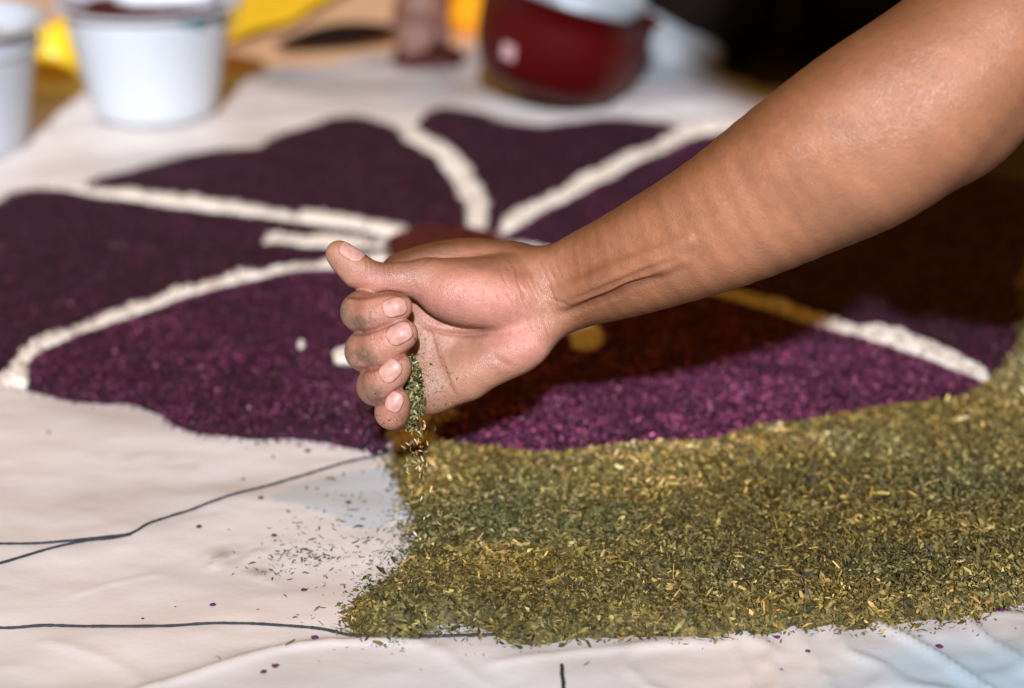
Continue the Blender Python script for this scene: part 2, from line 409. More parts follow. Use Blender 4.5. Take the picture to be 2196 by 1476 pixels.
RED = [(.09, .010, .005), (.04, .005, .004), (.20, .030, .010), (.02, .003, .003)]
patch('sawdust_centre', 'rust red sawdust heart of the flower behind the hand', 'sawdust centre', G([(815, 560), (838, 532), (880, 514), (930, 508), (985, 508), (1030, 514), (1072, 530), (1100, 555), (1080, 590), (980, 612), (870, 600)], 4), .0075, .003, 70, RED, [4, 4, 2.4, 3], 320, soft=.006, fringe=.004, jit=.45)

# the green border: chopped dry herb
GREEN = [(.030, .030, .009), (.068, .066, .022), (.125, .115, .037), (.195, .170, .060), (.30, .235, .085), (.42, .29, .10), (.62, .50, .30)]
GW = [13, 24, 26, 18, 10, 3.6, 1.3]
green_px = [(856, 1000), (895, 984), (1000, 990), (1150, 1002), (1280, 998), (1400, 988), (1520, 984), (1620, 960), (1760, 930), (1900, 905), (2010, 902), (2080, 882), (2116, 852), (2166, 815), (2194, 750), (2192, 660), (2196, 600), (2320, 560), (2560, 640), (2660, 900), (2640, 1180), (2500, 1250), (2300, 1280),
            (2196, 1292), (2110, 1305), (2075, 1330), (1980, 1325), (1870, 1345), (1700, 1350), (1560, 1362), (1370, 1362), (1300, 1366), (1210, 1378), (1130, 1388), (1070, 1372), (1040, 1345), (960, 1346), (900, 1352), (880, 1382), (825, 1384), (778, 1354), (800, 1316), (845, 1278), (895, 1234), (918, 1182), (914, 1120), (890, 1070), (876, 1020)]
gp = G(green_px, 4)
A = Area(lambda X, Y: inside(X, Y, gp), (*gp.min(0), *gp.max(0)), .0022, .0085, .008, 400, .003, .32)
V, F, _ = A.mesh('g', None)
parts = [(V, F, palette(GREEN[:4], [1, 2, 2, 1], len(V), jit=.3)*np.array([1.25, 1.05, .85])*.8)]
n = int(A.area*1e4*82)
x, y = A.sample(n, .0022)
u_ = fbm(x*.8+y*.5, y*1.6, 11, 4, 17)
z = sheet_h(x, y, False)+A.z(x, y)+.0001+rng.random(n)**1.5*.0028
pat = np.clip(fbm(x*.9, y*1.5, 16, 4, 19)*1.9-.45, 0, 1)
L = np.exp(rng.normal(math.log(.0027), .46, n)).clip(.0008, .011); W = L*rng.uniform(.16, .5, n); W = W.clip(.0004, .0021)
st_ = rng.random(n) < .006; L = np.where(st_, L*2.4, L).clip(0, .016); W = np.where(st_, .0007, W)
GC = np.array(GREEN)*np.array([1.12, .96, .78])
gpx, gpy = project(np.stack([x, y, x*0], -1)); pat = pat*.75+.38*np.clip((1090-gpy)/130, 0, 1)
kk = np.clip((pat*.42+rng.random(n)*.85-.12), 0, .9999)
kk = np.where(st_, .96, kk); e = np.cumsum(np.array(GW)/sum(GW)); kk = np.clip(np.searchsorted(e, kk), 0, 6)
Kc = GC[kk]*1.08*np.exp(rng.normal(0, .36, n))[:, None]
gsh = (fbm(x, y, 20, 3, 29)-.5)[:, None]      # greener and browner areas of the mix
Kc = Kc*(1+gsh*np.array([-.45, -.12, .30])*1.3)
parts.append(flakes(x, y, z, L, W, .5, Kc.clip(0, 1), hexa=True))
# stray flakes along the left fringe
def around(cx, cy, sx, sy, n):
    p = gnd(rng.normal(cx, sx, n), rng.normal(cy, sy, n)); return p[:, 0], p[:, 1]
fr = [around(880, 1090, 26, 60, 260), around(860, 1225, 32, 34, 300), around(815, 1290, 26, 24, 170), around(875, 1160, 26, 40, 180),
      around(800, 1370, 30, 12, 80), around(960, 1372, 60, 9, 240), around(1200, 1385, 90, 7, 170), around(1700, 1365, 200, 7, 160), around(2130, 1310, 40, 12, 70)]
x = np.concatenate([f[0] for f in fr]); y = np.concatenate([f[1] for f in fr]); n = len(x)
z = sheet_h(x, y)+A.z(x, y)+.0006
L = np.exp(rng.normal(math.log(.0022), .45, n)).clip(.0007, .006)
parts.append(flakes(x, y, z, L, (L*.28).clip(.0004, .001), .2, palette(GREEN, GW, n, jit=.2), hexa=True))
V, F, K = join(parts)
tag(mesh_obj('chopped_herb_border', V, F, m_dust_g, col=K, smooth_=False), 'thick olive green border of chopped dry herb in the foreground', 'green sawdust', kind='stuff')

# a few flakes lying apart on the bare sheet
fr = [around(660, 1200, 34, 14, 90), around(650, 1180, 60, 38, 70), around(600, 1235, 50, 16, 30), around(760, 1090, 60, 40, 40), around(720, 1320, 50, 40, 25), around(760, 1180, 50, 50, 60), around(800, 1420, 200, 25, 12), around(800, 1250, 45, 40, 60)]
x = np.concatenate([f[0] for f in fr]); y = np.concatenate([f[1] for f in fr]); n = len(x)
L = np.exp(rng.normal(math.log(.0025), .45, n)).clip(.0009, .0065)
V, F, K = flakes(x, y, sheet_h(x, y)+.0007, L, (L*.25).clip(.0004, .0011), .16, palette(GREEN[:5], GW[:5], n, jit=.2)*.8, hexa=True)
tag(mesh_obj('scattered_flakes', V, F, m_dust_g, col=K, smooth_=False), 'sparse green flakes scattered on the bare white sheet', 'scattered flakes', kind='stuff')

# purple crumbs: each a small lump
def lump(P, r, seed):
    g = np.random.default_rng(seed)
    V = []; F = []
    nu, nv = 7, 5
    for j in range(1, nv):
        th = math.pi*j/nv
        for i in range(nu):
            ph = 2*math.pi*i/nu; q = r*(.8+.4*g.random())
            V.append((P[0]+q*math.sin(th)*math.cos(ph)*1.25, P[1]+q*math.sin(th)*math.sin(ph), P[2]+r*.45+q*.6*math.cos(th)))
    V += [(P[0], P[1], P[2]+r*1.05), (P[0], P[1], P[2]-r*.1)]
    t = len(V)-2; b = len(V)-1
    for j in range(nv-2):
        for i in range(nu):
            a = j*nu+i; c = j*nu+(i+1) % nu; d = a+nu; e = c+nu
            F += [(a, d, e), (a, e, c)]
    for i in range(nu):
        F += [(t, i, (i+1) % nu), (b, (nv-2)*nu+(i+1) % nu, (nv-2)*nu+i)]
    return np.array(V), np.array(F)
crumbs = [(105, 940, 5), (428, 943, 6), (552, 962, 5), (568, 957, 4), (595, 957, 6), (620, 954, 5), (640, 963, 5), (660, 975, 7), (586, 989, 4), (777, 965, 4), (808, 978, 5), (522, 1034, 4), (737, 1026, 4),
          (560, 1082, 6), (748, 1087, 6), (428, 1143, 6), (588, 1161, 6), (652, 1279, 6), (457, 1311, 6), (676, 1385, 7), (591, 1447, 7), (566, 1458, 6), (630, 1133, 4), (725, 1125, 5), (307, 1339, 3), (377, 1311, 2),
          (1667, 1380, 6), (1732, 1415, 5), (1790, 1347, 5), (2014, 1397, 7), (2095, 1342, 6), (2146, 1331, 6), (1675, 1449, 3)]
parts = []
for i, (a, b, r) in enumerate(crumbs):
    p = gnd(a, b); z = float(sheet_h(np.array([p[0]]), np.array([p[1]]))[0])
    V, F = lump((p[0], p[1], z), r/3900*.85, i)
    yel = (a, b) in ((630, 1133), (725, 1125)); c = (.30, .24, .04) if yel else ((.03, .03, .03) if (a, b) == (428, 1143) else (.10, .015, .06))
    parts.append((V, F, np.tile(c, (len(V), 1))))
# dust fallen off the near edge of the near left petal
n = 260; tq = rng.random(n); e_ = G([(360, 905), (440, 942), (540, 952), (620, 950), (700, 953), (780, 968), (850, 982)], 6, False)
ii = (tq*(len(e_)-1)).astype(int); x = e_[ii, 0]+rng.normal(0, .004, n); y = e_[ii, 1]-np.abs(rng.normal(0, .004, n))
L = rng.uniform(.0008, .0018, n)
parts.append(flakes(x, y, sheet_h(x, y)+.0006, L, L*.6, .2, palette(PURPLE, PW, n)))
V, F, K = join(parts)
tag(mesh_obj('purple_crumbs', V, F, m_dust, col=K), 'loose purple crumbs dotted over the bare white sheet', 'crumbs', kind='stuff')

# ------------------------------------------------------------------ strings
def tube(path, r, n=8, taper=False):
    path = np.array(path, float); m = len(path); T = np.gradient(path, axis=0); T /= np.linalg.norm(T, axis=1)[:, None]+1e-12
    rr = np.broadcast_to(r, m).copy()
    ref = np.array([0, 0, 1.0]); V = []
    for i in range(m):
        s = np.cross(T[i], ref); s = s/np.linalg.norm(s) if np.linalg.norm(s) > 1e-4 else RX; u = np.cross(s, T[i])
        for k in range(n):
            a = 2*math.pi*k/n; V.append(path[i]+rr[i]*(math.cos(a)*s+math.sin(a)*u))
    F = [(i*n+k, i*n+(k+1) % n, (i+1)*n+(k+1) % n, (i+1)*n+k) for i in range(m-1) for k in range(n)]
    return np.array(V), np.array(F)
def string(lab, pts, r, grp, dz=0.0, c=None):
    r = r*.85
    q = smooth(pts, 12); g = gnd(q[:, 0], q[:, 1]); g[:, 0] += (fbm(g[:, 0]*40, g[:, 1]*40, 3, 2, 3)-.5)*.0009
    g[:, 2] = sheet_h(g[:, 0], g[:, 1])+r*.9+dz
    rr = r*(.85+.3*rng.random(len(g)))
    V, F = tube(g, rr)
    return tag(mesh_obj('string', V, F, m_string if c is None else c), lab, 'string', grp)
m_string = mat('black waxed string', (.018, .018, .022), .55, bump=.6, bscale=1500)
m_thread = mat('grey thread', (.35, .33, .33), .6)
string('upper dark string running from the left edge to the fingers', [(-220, 1188), (-60, 1183), (60, 1181), (160, 1174), (240, 1165), (283, 1158), (330, 1132), (420, 1100), (500, 1074), (560, 1056), (640, 1032), (700, 1012), (770, 992), (842, 980)], .00085, 'dark guide strings')
string('short dark string that joins the upper string from below left', [(-220, 1285), (-60, 1238), (0, 1223), (100, 1195), (180, 1177), (240, 1170), (283, 1161)], .0008, 'dark guide strings', .0003)
string('lower dark string running along the near edge of the green border', [(-220, 1366), (-40, 1361), (30, 1360), (104, 1355), (200, 1359), (340, 1361), (480, 1354), (600, 1357), (690, 1364), (760, 1380), (850, 1386), (1000, 1384), (1150, 1376), (1240, 1370), (1330, 1372), (1380, 1362), (1480, 1362), (1600, 1364), (1720, 1358)], .0009, 'dark guide strings')
string('stub of dark string at the bottom edge below the green border', [(1204, 1447), (1206, 1465), (1208, 1490), (1205, 1530)], .0011, 'dark guide strings')
string('fine grey thread curling in front of the white buckets', [(95, 285), (130, 320), (170, 335), (200, 330)], .0004, 'fine threads', c=m_thread)
string('fine grey thread curling beneath the middle white bucket', [(310, 272), (345, 298), (390, 308), (420, 306)], .0004, 'fine threads', c=m_thread)

# ------------------------------------------------------------------ signed distance shapes for people
def smin(a, b, k):
    h = np.clip(.5+.5*(b-a)/k, 0, 1)
    return b*(1-h)+a*h-k*h*(1-h)
def cone_d(P, A, B, r1, r2):
    ab = (B-A).astype(P.dtype); L = float((ab*ab).sum())+1e-12
    t = np.clip(((P-A.astype(P.dtype))@ab)/L, 0, 1)
    return np.linalg.norm(P-A.astype(P.dtype)-t[..., None]*ab, axis=-1)-(r1+(r2-r1)*t)
def ell_d(P, Cn, R, ax):
    q = ((P-Cn.astype(P.dtype))@R.T.astype(P.dtype))/np.array(ax, P.dtype)
    k0 = np.linalg.norm(q, axis=-1); k1 = np.linalg.norm(q/np.array(ax, P.dtype), axis=-1)+1e-9
    return k0*(k0-1)/k1
def chain_d(P, pts, rs):
    d = None
    for a, b, r1, r2 in zip(pts[:-1], pts[1:], rs[:-1], rs[1:]):
        e = cone_d(P, a, b, r1, r2); d = e if d is None else np.minimum(d, e)
    return d
class Prim:
    def __init__(s, kind, a, b, r1, r2=None, k=.004, R=None, sub=False):
        s.kind = kind; s.a = np.array(a, float); s.b = np.array(b, float) if b is not None else None
        s.r1 = r1; s.r2 = r2 if r2 is not None else r1; s.k = k; s.R = R; s.sub = sub
        if kind == 'chain':
            m = max(r1); s.lo = s.a.min(0)-m; s.hi = s.a.max(0)+m
        elif kind == 'cone':
            m = max(s.r1, s.r2); s.lo = np.minimum(s.a, s.b)-m; s.hi = np.maximum(s.a, s.b)+m
        else:
            m = max(r1); s.lo = s.a-m; s.hi = s.a+m
    def d(s, P):
        if s.kind == 'chain': return chain_d(P, s.a, s.r1)
        return cone_d(P, s.a, s.b, s.r1, s.r2) if s.kind == 'cone' else ell_d(P, s.a, s.R, s.r1)
def sdf_pts(groups, P):
    tot = np.full(P.shape[:-1], 9.0)
    for k, prims in groups:
        g = np.full(P.shape[:-1], 9.0)
        for p in prims:
            g = np.maximum(g, -p.d(P)) if p.sub else smin(g, p.d(P), p.k)
        tot = smin(tot, g, k)
    return tot
def sdf_grid(groups, xs, ys, zs, margin=.02):
    f = np.float32; tot = np.full((len(xs), len(ys), len(zs)), 9, f)
    ax = [xs, ys, zs]
    def rngs(lo, hi): return [slice(max(0, np.searchsorted(a, l)-1), min(len(a), np.searchsorted(a, h)+2)) for a, l, h in zip(ax, lo, hi)]
    for k, prims in groups:
        lo = np.min([p.lo for p in prims], 0)-margin; hi = np.max([p.hi for p in prims], 0)+margin
        S0 = rngs(lo, hi); g = np.full([s.stop-s.start for s in S0], 9, f)
        for p in prims:
            s1 = rngs(p.lo-margin, p.hi+margin)
            s1 = [slice(max(a.start, b.start), min(a.stop, b.stop)) for a, b in zip(s1, S0)]
            if any(a.stop <= a.start for a in s1): continue
            loc = tuple(slice(a.start-b.start, a.stop-b.start) for a, b in zip(s1, S0))
            if p.kind == 'chain':
                d = np.full([a.stop-a.start for a in s1], 9, f)
                for a_, b_, r1, r2 in zip(p.a[:-1], p.a[1:], p.r1[:-1], p.r1[1:]):
                    m_ = max(r1, r2)+margin; s2 = rngs(np.minimum(a_, b_)-m_, np.maximum(a_, b_)+m_)
                    s2 = [slice(max(u.start, v.start), min(u.stop, v.stop)) for u, v in zip(s2, s1)]
                    if any(u.stop <= u.start for u in s2): continue
                    P = np.stack(np.meshgrid(*[a[s] .astype(f) for a, s in zip(ax, s2)], indexing='ij'), -1)
                    l2 = tuple(slice(u.start-v.start, u.stop-v.start) for u, v in zip(s2, s1))
                    d[l2] = np.minimum(d[l2], cone_d(P, a_, b_, r1, r2))
            else:
                P = np.stack(np.meshgrid(*[a[s].astype(f) for a, s in zip(ax, s1)], indexing='ij'), -1)
                d = p.d(P).astype(f)
            g[loc] = np.maximum(g[loc], -d) if p.sub else smin(g[loc], d, f(p.k))
        S0 = tuple(S0); tot[S0] = smin(tot[S0], g, f(k))
    return tot
def surface_nets(D, xs, ys, zs):
    s = D < 0
    c = s[:-1, :-1, :-1].astype(np.int8)*0
    cnt = np.zeros(c.shape, np.int8)
    for i in (0, 1):
        for j in (0, 1):
            for k in (0, 1): cnt += s[i:s.shape[0]-1+i, j:s.shape[1]-1+j, k:s.shape[2]-1+k]
    act = (cnt > 0) & (cnt < 8); I = np.argwhere(act); idx = np.full(act.shape, -1, np.int32); idx[act] = np.arange(len(I))
    acc = np.zeros((len(I), 3)); num = np.zeros(len(I)); co = [xs, ys, zs]
    cor = [(i, j, k) for i in (0, 1) for j in (0, 1) for k in (0, 1)]
    for a in cor:
        for ax in range(3):
            if a[ax]: continue
            b = list(a); b[ax] = 1
            da = D[I[:, 0]+a[0], I[:, 1]+a[1], I[:, 2]+a[2]]; db = D[I[:, 0]+b[0], I[:, 1]+b[1], I[:, 2]+b[2]]
            x = (da < 0) != (db < 0); t = np.where(x, da/(da-db+1e-20), 0)
            pa = np.stack([co[q][I[:, q]+a[q]] for q in range(3)], -1); pb = np.stack([co[q][I[:, q]+b[q]] for q in range(3)], -1)
            acc += np.where(x[:, None], pa+(pb-pa)*t[:, None], 0); num += x
    V = acc/num[:, None]; F = []
    for ax in range(3):
        o = [q for q in range(3) if q != ax]
        sl0 = [slice(1, -1)]*3; sl1 = [slice(1, -1)]*3; sl0[ax] = slice(0, -1); sl1[ax] = slice(1, None)
        a = s[tuple(sl0)]; b = s[tuple(sl1)]; E = np.argwhere(a != b)
        flip = a[tuple(E.T)]
        base = E.copy(); base[:, o[0]] += 1; base[:, o[1]] += 1   # grid index of edge start
        def cell(d0, d1):
            q = base.copy(); q[:, o[0]] -= d0; q[:, o[1]] -= d1; return idx[q[:, 0], q[:, 1], q[:, 2]]
        Q = np.stack([cell(1, 1), cell(0, 1), cell(0, 0), cell(1, 0)], -1)
        fl = flip if ax != 1 else ~flip
        Q[~fl] = Q[~fl][:, ::-1]; F.append(Q)
    return V, np.concatenate(F)
def vert_normals(V, F):
    n = np.zeros_like(V); e = np.cross(V[F[:, 2]]-V[F[:, 0]], V[F[:, 3]]-V[F[:, 1]])
    for k in range(4): np.add.at(n, F[:, k], e)
    return n/(np.linalg.norm(n, axis=1)[:, None]+1e-20)
def relax(V, F, it=2, lam=.5):
    E = np.unique(np.sort(np.concatenate([F[:, [0, 1]], F[:, [1, 2]], F[:, [2, 3]], F[:, [3, 0]]]), 1), axis=0)
    deg = np.bincount(E.ravel(), minlength=len(V))[:, None]
    for _ in range(it):
        s = np.zeros_like(V)
        for q in range(3):
            s[:, q] = np.bincount(E[:, 0], V[E[:, 1], q], len(V))+np.bincount(E[:, 1], V[E[:, 0], q], len(V))
        V = V+lam*(s/np.maximum(deg, 1)-V)
    return V

# ------------------------------------------------------------------ the person whose hand drops the herb
T0 = 1.032; KS = .893                           # distance of the hand; size of its parts
def H(px, py, d=0.0): return at(px, py, T0-d*KS/100)
def cone(a, b, r1, r2=None, k=.4): return Prim('cone', a, b, r1*KS/100, (r2 if r2 is not None else r1)*KS/100, k*KS/100)
def basis(u, w):                               # rows: along u, across, toward w
    u = u/np.linalg.norm(u); w = w-u*(w@u); w /= np.linalg.norm(w)
    return np.stack([u, np.cross(w, u), w])
def ell(c, u, w, ax, k=.6): return Prim('ell', c, None, tuple(a*KS/100 for a in ax), None, k*KS/100, basis(u, w))
TO = -FW                                       # toward the camera

palm = [
    cone(H(1150, 585, -1.5), H(862, 588, -2.6), 1.25, 1.05, 1.0),
    cone(H(1150, 615, -1.2), H(850, 655, -2.2), 1.35, 1.15, 1.0),
    cone(H(1150, 655, -1.0), H(862, 735, -1.7), 1.35, 1.15, 1.0),
    cone(H(1150, 690, -.8), H(893, 828, -1.0), 1.35, 1.1, 1.0),
    ell(H(1075, 762, -.25), H(960, 830)-H(1150, 715), TO, (3.3, 1.5, 1.55), .8),      # hypothenar
    ell(H(1125, 740, .15), H(1050, 790)-H(1150, 715), TO, (1.9, 1.35, 1.3), .7),
    cone(H(1000, 815, -.7), H(925, 843, -.9), 1.25, 1.15, .8),
    cone(H(905, 690, -1.3), H(925, 835, -.9), 1.0, 1.1, .9),
    ell(H(985, 562, -2.3), H(850, 585)-H(1120, 548), TO, (4.3, 1.12, 1.3), 1.3),      # back of hand, first web
    ell(H(960, 552, -2.4), H(860, 575)-H(1060, 540), TO, (2.4, .85, .9), .8),
]
thenar = [
    ell(H(1010, 632, .75), H(900, 612)-H(1120, 640), TO, (3.3, 1.85, 1.75), .6),
    ell(H(1080, 640, .3), H(950, 620)-H(1150, 640), TO, (2.7, 1.75, 1.5), .6),
    cone(H(1075, 600, -.4), H(915, 597, .5), 1.35, 1.12, .6),
]
thumb = [
    cone(H(920, 597, .5), H(812, 601, 1.2), 1.12, .94, .3),
    cone(H(812, 601, 1.2), H(768, 582, 1.3), .94, .94, .3),
    cone(H(768, 582, 1.3), H(727, 543, 1.2), .92, .74, .3),
    ell(H(752, 568, 1.35), H(720, 540)-H(790, 590), TO, (1.5, .86, .85), .3),
]
def finger(mcp, pip, dip, tip, r):
    return [cone(mcp, pip, r[0], r[1], .4), cone(pip, dip, r[1]*.98, r[2]*.97, .6), cone(dip, tip, r[2]*.97, r[3], .6),
            ell((dip*.42+tip*.58)-TO*.0012, tip-dip, TO, (1.45*r[3]/.8, r[3]*1.1, r[3]*1.0), .3)]
F_index = finger(H(862, 588, -2.6), H(773, 669, 1.75), H(806, 674, 2.95), H(850, 660, 3.3), (1.05, 1.03, 1.0, .80))
F_middle = finger(H(850, 660, -2.2), H(784, 753, 1.8), H(816, 745, 3.05), H(862, 718, 3.5), (1.1, 1.08, 1.02, .84))
F_ring = finger(H(862, 735, -1.7), H(807, 828, 1.6), H(822, 818, 2.75), H(848, 792, 3.15), (1.05, 1.02, .98, .82))
F_little = finger(H(893, 828, -1.0), H(846, 884, 1.3), H(840, 884, 2.25), H(848, 866, 2.7), (.95, .9, .86, .76))
def fore(px, py, d, off, r):                   # the two parallel bones give an oval forearm
    ax = np.array([.87, -.50]); pr = np.array([.50, .87])
    return [(H(px-pr[0]*off*37, py-pr[1]*off*37, d), r), (H(px+pr[0]*off*37, py+pr[1]*off*37, d), r)]
st = [fore(1110, 642, -1.0, .70, 1.35), fore(1190, 627, -.75, .80, 1.62), fore(1260, 598, .15, .88, 1.88), fore(1360, 560, 1.9, .9, 2.25),
      fore(1550, 474, 4.5, .95, 2.95), fore(1720, 375, 6.2, 1.0, 3.65), fore(1860, 293, 7.2, .95, 4.15), fore(1985, 205, 7.4, .7, 4.3), fore(2100, 100, 6.8, .35, 4.2), fore(2190, 0, 6.2, .25, 4.25)]
E1 = H(2190, 0, 6.2); SH = np.array([.36, 1.00, .475])
arm = []
for j in (0, 1):
    q = smooth([np.append(a[j][0], a[j][1]*KS/100) for a in st]+[np.append(SH*.5+E1*.5, .047), np.append(SH, .053)], 4)
    arm.append(Prim('chain', q[:, :3], None, list(q[:, 3]), None, .012))
arm += [ell(H(1850, 240, 7.6), H(1990, 130)-H(1700, 340), TO, (6.5, 2.8, 3.0), 1.5),      # flexor mass below the elbow pit
        ell(H(2115, 285, 6.2), H(2190, 190)-H(2000, 380), TO, (3.2, 1.6, 2.4), 1.5)]    # elbow point
def skin_point(px, py, inset):                 # where the view ray meets the forearm, a little under the skin
    t = .90
    for _ in range(60):
        d = sdf_pts([(.004, arm+palm)], at(px, py, t)[None])[0]
        t += max(min(d*.8, .02), -.01)
    return at(px, py, t+inset)
def tendon(pts, r, inset):
    q = smooth(pts, 4); rr = r/100*np.sin(np.linspace(.35, math.pi-.25, len(q)))**.6
    P = np.array([skin_point(a, b, inset) for a, b in q])
    return Prim('chain', P, None, list(rr), None, .0045)
arm.append(cone(H(2292, 130, 6.5), H(2330, 300, 6.0), 2.6, 2.4, 1.5))  # unseen bulge behind the elbow, added to widen the arm's shadow
tend = [tendon([(1185, 632), (1250, 612), (1320, 583), (1400, 550), (1480, 515)], .46, .0014), tendon([(1180, 650), (1240, 636), (1310, 610), (1400, 575), (1460, 553)], .46, .0014)]
DY = 0.0; DX = 0.0
def B(x, y, z): return np.array([x+DX, y+DY, z])
def cone1(a, b, r1, r2=None, k=.4): return Prim('cone', a, b, r1/100, (r2 if r2 is not None else r1)/100, k/100)
def ball(c, ax, k=2): return Prim('ell', c, None, tuple(ax), None, k/100, np.eye(3))
DY = -.09; DX = -.07
torso = [cone1(SH, B(.50, 1.00, .50), 6.5, 8, 3), cone1(B(.50, 1.0, .5), B(.51, .82, .5), 9, 8, 3), cone1(B(.50, .90, .46), B(.70, .94, .28), 13.5, 12.5, 3),
         cone1(B(.52, .98, .45), B(.70, .99, .26), 11, 12, 3), cone1(B(.52, .84, .45), B(.70, .88, .26), 11, 12, 3), cone1(B(.74, .99, .21), B(.74, .88, .21), 12.5, 12.5, 3),
         cone1(B(.49, .90, .55), B(.43, .91, .655), 6.2, 5.6, 2), ball(B(.375, .91, .72), (.095, .075, .115), 2), ball(B(.345, .91, .675), (.07, .055, .06), 2),
         cone1(B(.285, .91, .715), B(.265, .91, .69), 1.1, 1.5, 1), ball(B(.39, .99, .705), (.018, .012, .03), .5), ball(B(.39, .83, .705), (.018, .012, .03), .5),
         cone1(B(.292, .93, .665), B(.292, .89, .665), .7, .7, .6)]
for yk, yh, ya in ((1.06, 1.0, 1.06), (.84, .87, .83)):
    torso += [cone1(B(.74, yh, .19), B(.47, yk, .105), 9.5, 6.5, 2), cone1(B(.47, yk, .075), B(.80, ya, .06), 6.0, 4.2, 2), cone1(B(.80, ya, .05), B(.93, ya, .035), 3.6, 2.6, 2)]
torso += [cone1(B(.405, 1.01, .305), B(.64, 1.02, .29), 7.5, 8, 3), cone1(B(.51, .80, .49), B(.60, .73, .27), 5.2, 4.3, 3), cone1(B(.60, .73, .27), B(.50, .82, .20), 4.2, 2.6, 2), cone1(B(.50, .82, .20), B(.45, .84, .175), 2.6, 2.2, 1)]  # first cone: unseen belly, added to fill the gap in the shadow
for q in range(4): torso.append(cone1(B(.455, .815+.018*q, .178), B(.385, .82+.02*q, .155), .95, .75, .4))
torso.append(cone1(B(.47, .86, .185), B(.43, .895, .16), 1.1, .9, .5))

groups = [(.004, palm+arm+tend), (.0045, thenar), (.0035, thumb), (.0008, F_index), (.0008, F_middle), (.0008, F_ring), (.0008, F_little), (.02, torso)]
gx = axis((-.108, .038, .0008), (.038, .10, .0013), (.10, .33, .0024), (.33, .95, .009))
gy = axis((.53, .885, .009), (.885, 1.06, .0009), (1.06, 1.16, .003))
gz = axis((-.003, .06, .006), (.06, .195, .0009), (.195, .31, .0022), (.30, .90, .009))
D = sdf_grid(groups, gx, gy, gz)
V, F = surface_nets(D, gx, gy, gz); del D
V = relax(V, F, 2, .45)
N = vert_normals(V, F)
if (N*((V-V.mean(0)))).sum() < 0: F = F[:, ::-1]; N = -N

# creases, tendons' grooves and wrinkles, pressed into the skin of the side that shows them
px, py = project(V); facing = np.clip((N@TO)*2.2-.15, 0, 1); handz = V[:, 0] < .13
PP = np.stack([px, py], -1); disp = np.zeros(len(V)); crease_dark = np.zeros(len(V))
def crease(pts, w, dep, dark=.5, only=None, fade=.25):
    global disp, crease_dark
    q = smooth(pts, 6); lo = q.min(0)-6*w; hi = q.max(0)+6*w
    s = np.where(handz & (px > lo[0]) & (px < hi[0]) & (py > lo[1]) & (py < hi[1]) & (facing > 0))[0]
    if only is not None: s = s[only(s)]
    d = poly_dist(PP[s], q)/w
    ends = np.minimum(np.linalg.norm(PP[s]-q[0], axis=1), np.linalg.norm(PP[s]-q[-1], axis=1))
    Lq = np.linalg.norm(np.diff(q, axis=0), axis=1).sum()
    g = np.exp(-d*d)*facing[s]*np.clip(ends/(Lq*fade+1e-6), 0, 1)
    disp[s] -= dep/1000*g; disp[s] += dep/1000*.10*np.exp(-((d-2.2)/1.2)**2)*facing[s]
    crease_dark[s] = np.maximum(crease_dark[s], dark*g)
not_finger = lambda s: ((V[s]-CAM)@FW) > T0-.0185
crease([(884, 668), (905, 695), (945, 712), (1000, 718), (1060, 712), (1090, 706)], 5, 1.3, .55, not_finger)
crease([(925, 690), (938, 735), (950, 780), (965, 825), (985, 862)], 3.6, 1.1, .6, not_finger)
crease([(893, 850), (905, 868), (918, 888)], 3, .7, .4, not_finger)
crease([(1052, 745), (1060, 765), (1085, 780), (1110, 790)], 7, .7, .1, not_finger)
crease([(1080, 545), (1105, 575), (1112, 610), (1135, 650), (1165, 685), (1182, 735)], 2.6, .45, .28)
crease([(1110, 545), (1135, 580), (1150, 620), (1172, 655), (1200, 690)], 2.4, .35, .25)
crease([(1180, 640), (1230, 660)], 3, .5, .3)
crease([(1205, 672), (1262, 651), (1310, 633), (1350, 614), (1425, 590)], 6.5, 3.2, .85, None, .3)
crease([(1190, 655), (1250, 636), (1320, 608), (1400, 575), (1470, 552)], 6.5, 1.8, .4, None, .3)
crease([(1300, 585), (1380, 556), (1480, 520)], 9, .5, .05, None, .4)
crease([(885, 580), (888, 605), (898, 630)], 2.6, .4, .3)
crease([(900, 572), (915, 560), (935, 550)], 2.4, .35, .3)
fonly = lambda s: ((V[s]-CAM)@FW) < T0-.010
for pts_ in ([(738, 712), (775, 716), (820, 702), (860, 690), (888, 682)], [(752, 790), (790, 794), (830, 782), (865, 762), (890, 745)], [(795, 866), (820, 862), (845, 842), (875, 826)], [(735, 634), (780, 638), (830, 628), (870, 634)]):
    crease(pts_, 4.5, .9, .85, fonly, .08)  # shadow between the fingers painted as dark grooves
for i in range(7): crease([(783+i*9, 552+i*1.5), (788+i*9, 570), (786+i*10, 590+(i % 3)*3)], 1.9, .32, .35)
g_ = np.random.default_rng(3)
for i in range(70):
    x0 = g_.uniform(1060, 1190); y0 = g_.uniform(545, 690); L_ = g_.uniform(15, 50)
    crease([(x0, y0), (x0+L_*.25, y0+L_*.5), (x0+L_*.45, y0+L_)], 1.8, g_.uniform(.2, .45), .16)
for i in range(14):
    x0 = g_.uniform(940, 1080); y0 = g_.uniform(570, 680); L_ = g_.uniform(15, 45)
    crease([(x0, y0), (x0-L_*.2, y0+L_*.5), (x0-L_*.5, y0+L_)], 1.8, g_.uniform(.14, .32), .12)
for cx, cy in ((815, 640), (828, 700), (813, 778)):                     # knuckle folds behind each nail
    for j in range(3): crease([(cx-8-j*7, cy+8), (cx-12-j*7, cy+26), (cx-6-j*7, cy+42)], 2.4, .4, .3, lambda s: ((V[s]-CAM)@FW) < T0-.0165)
V = V+N*disp[:, None]

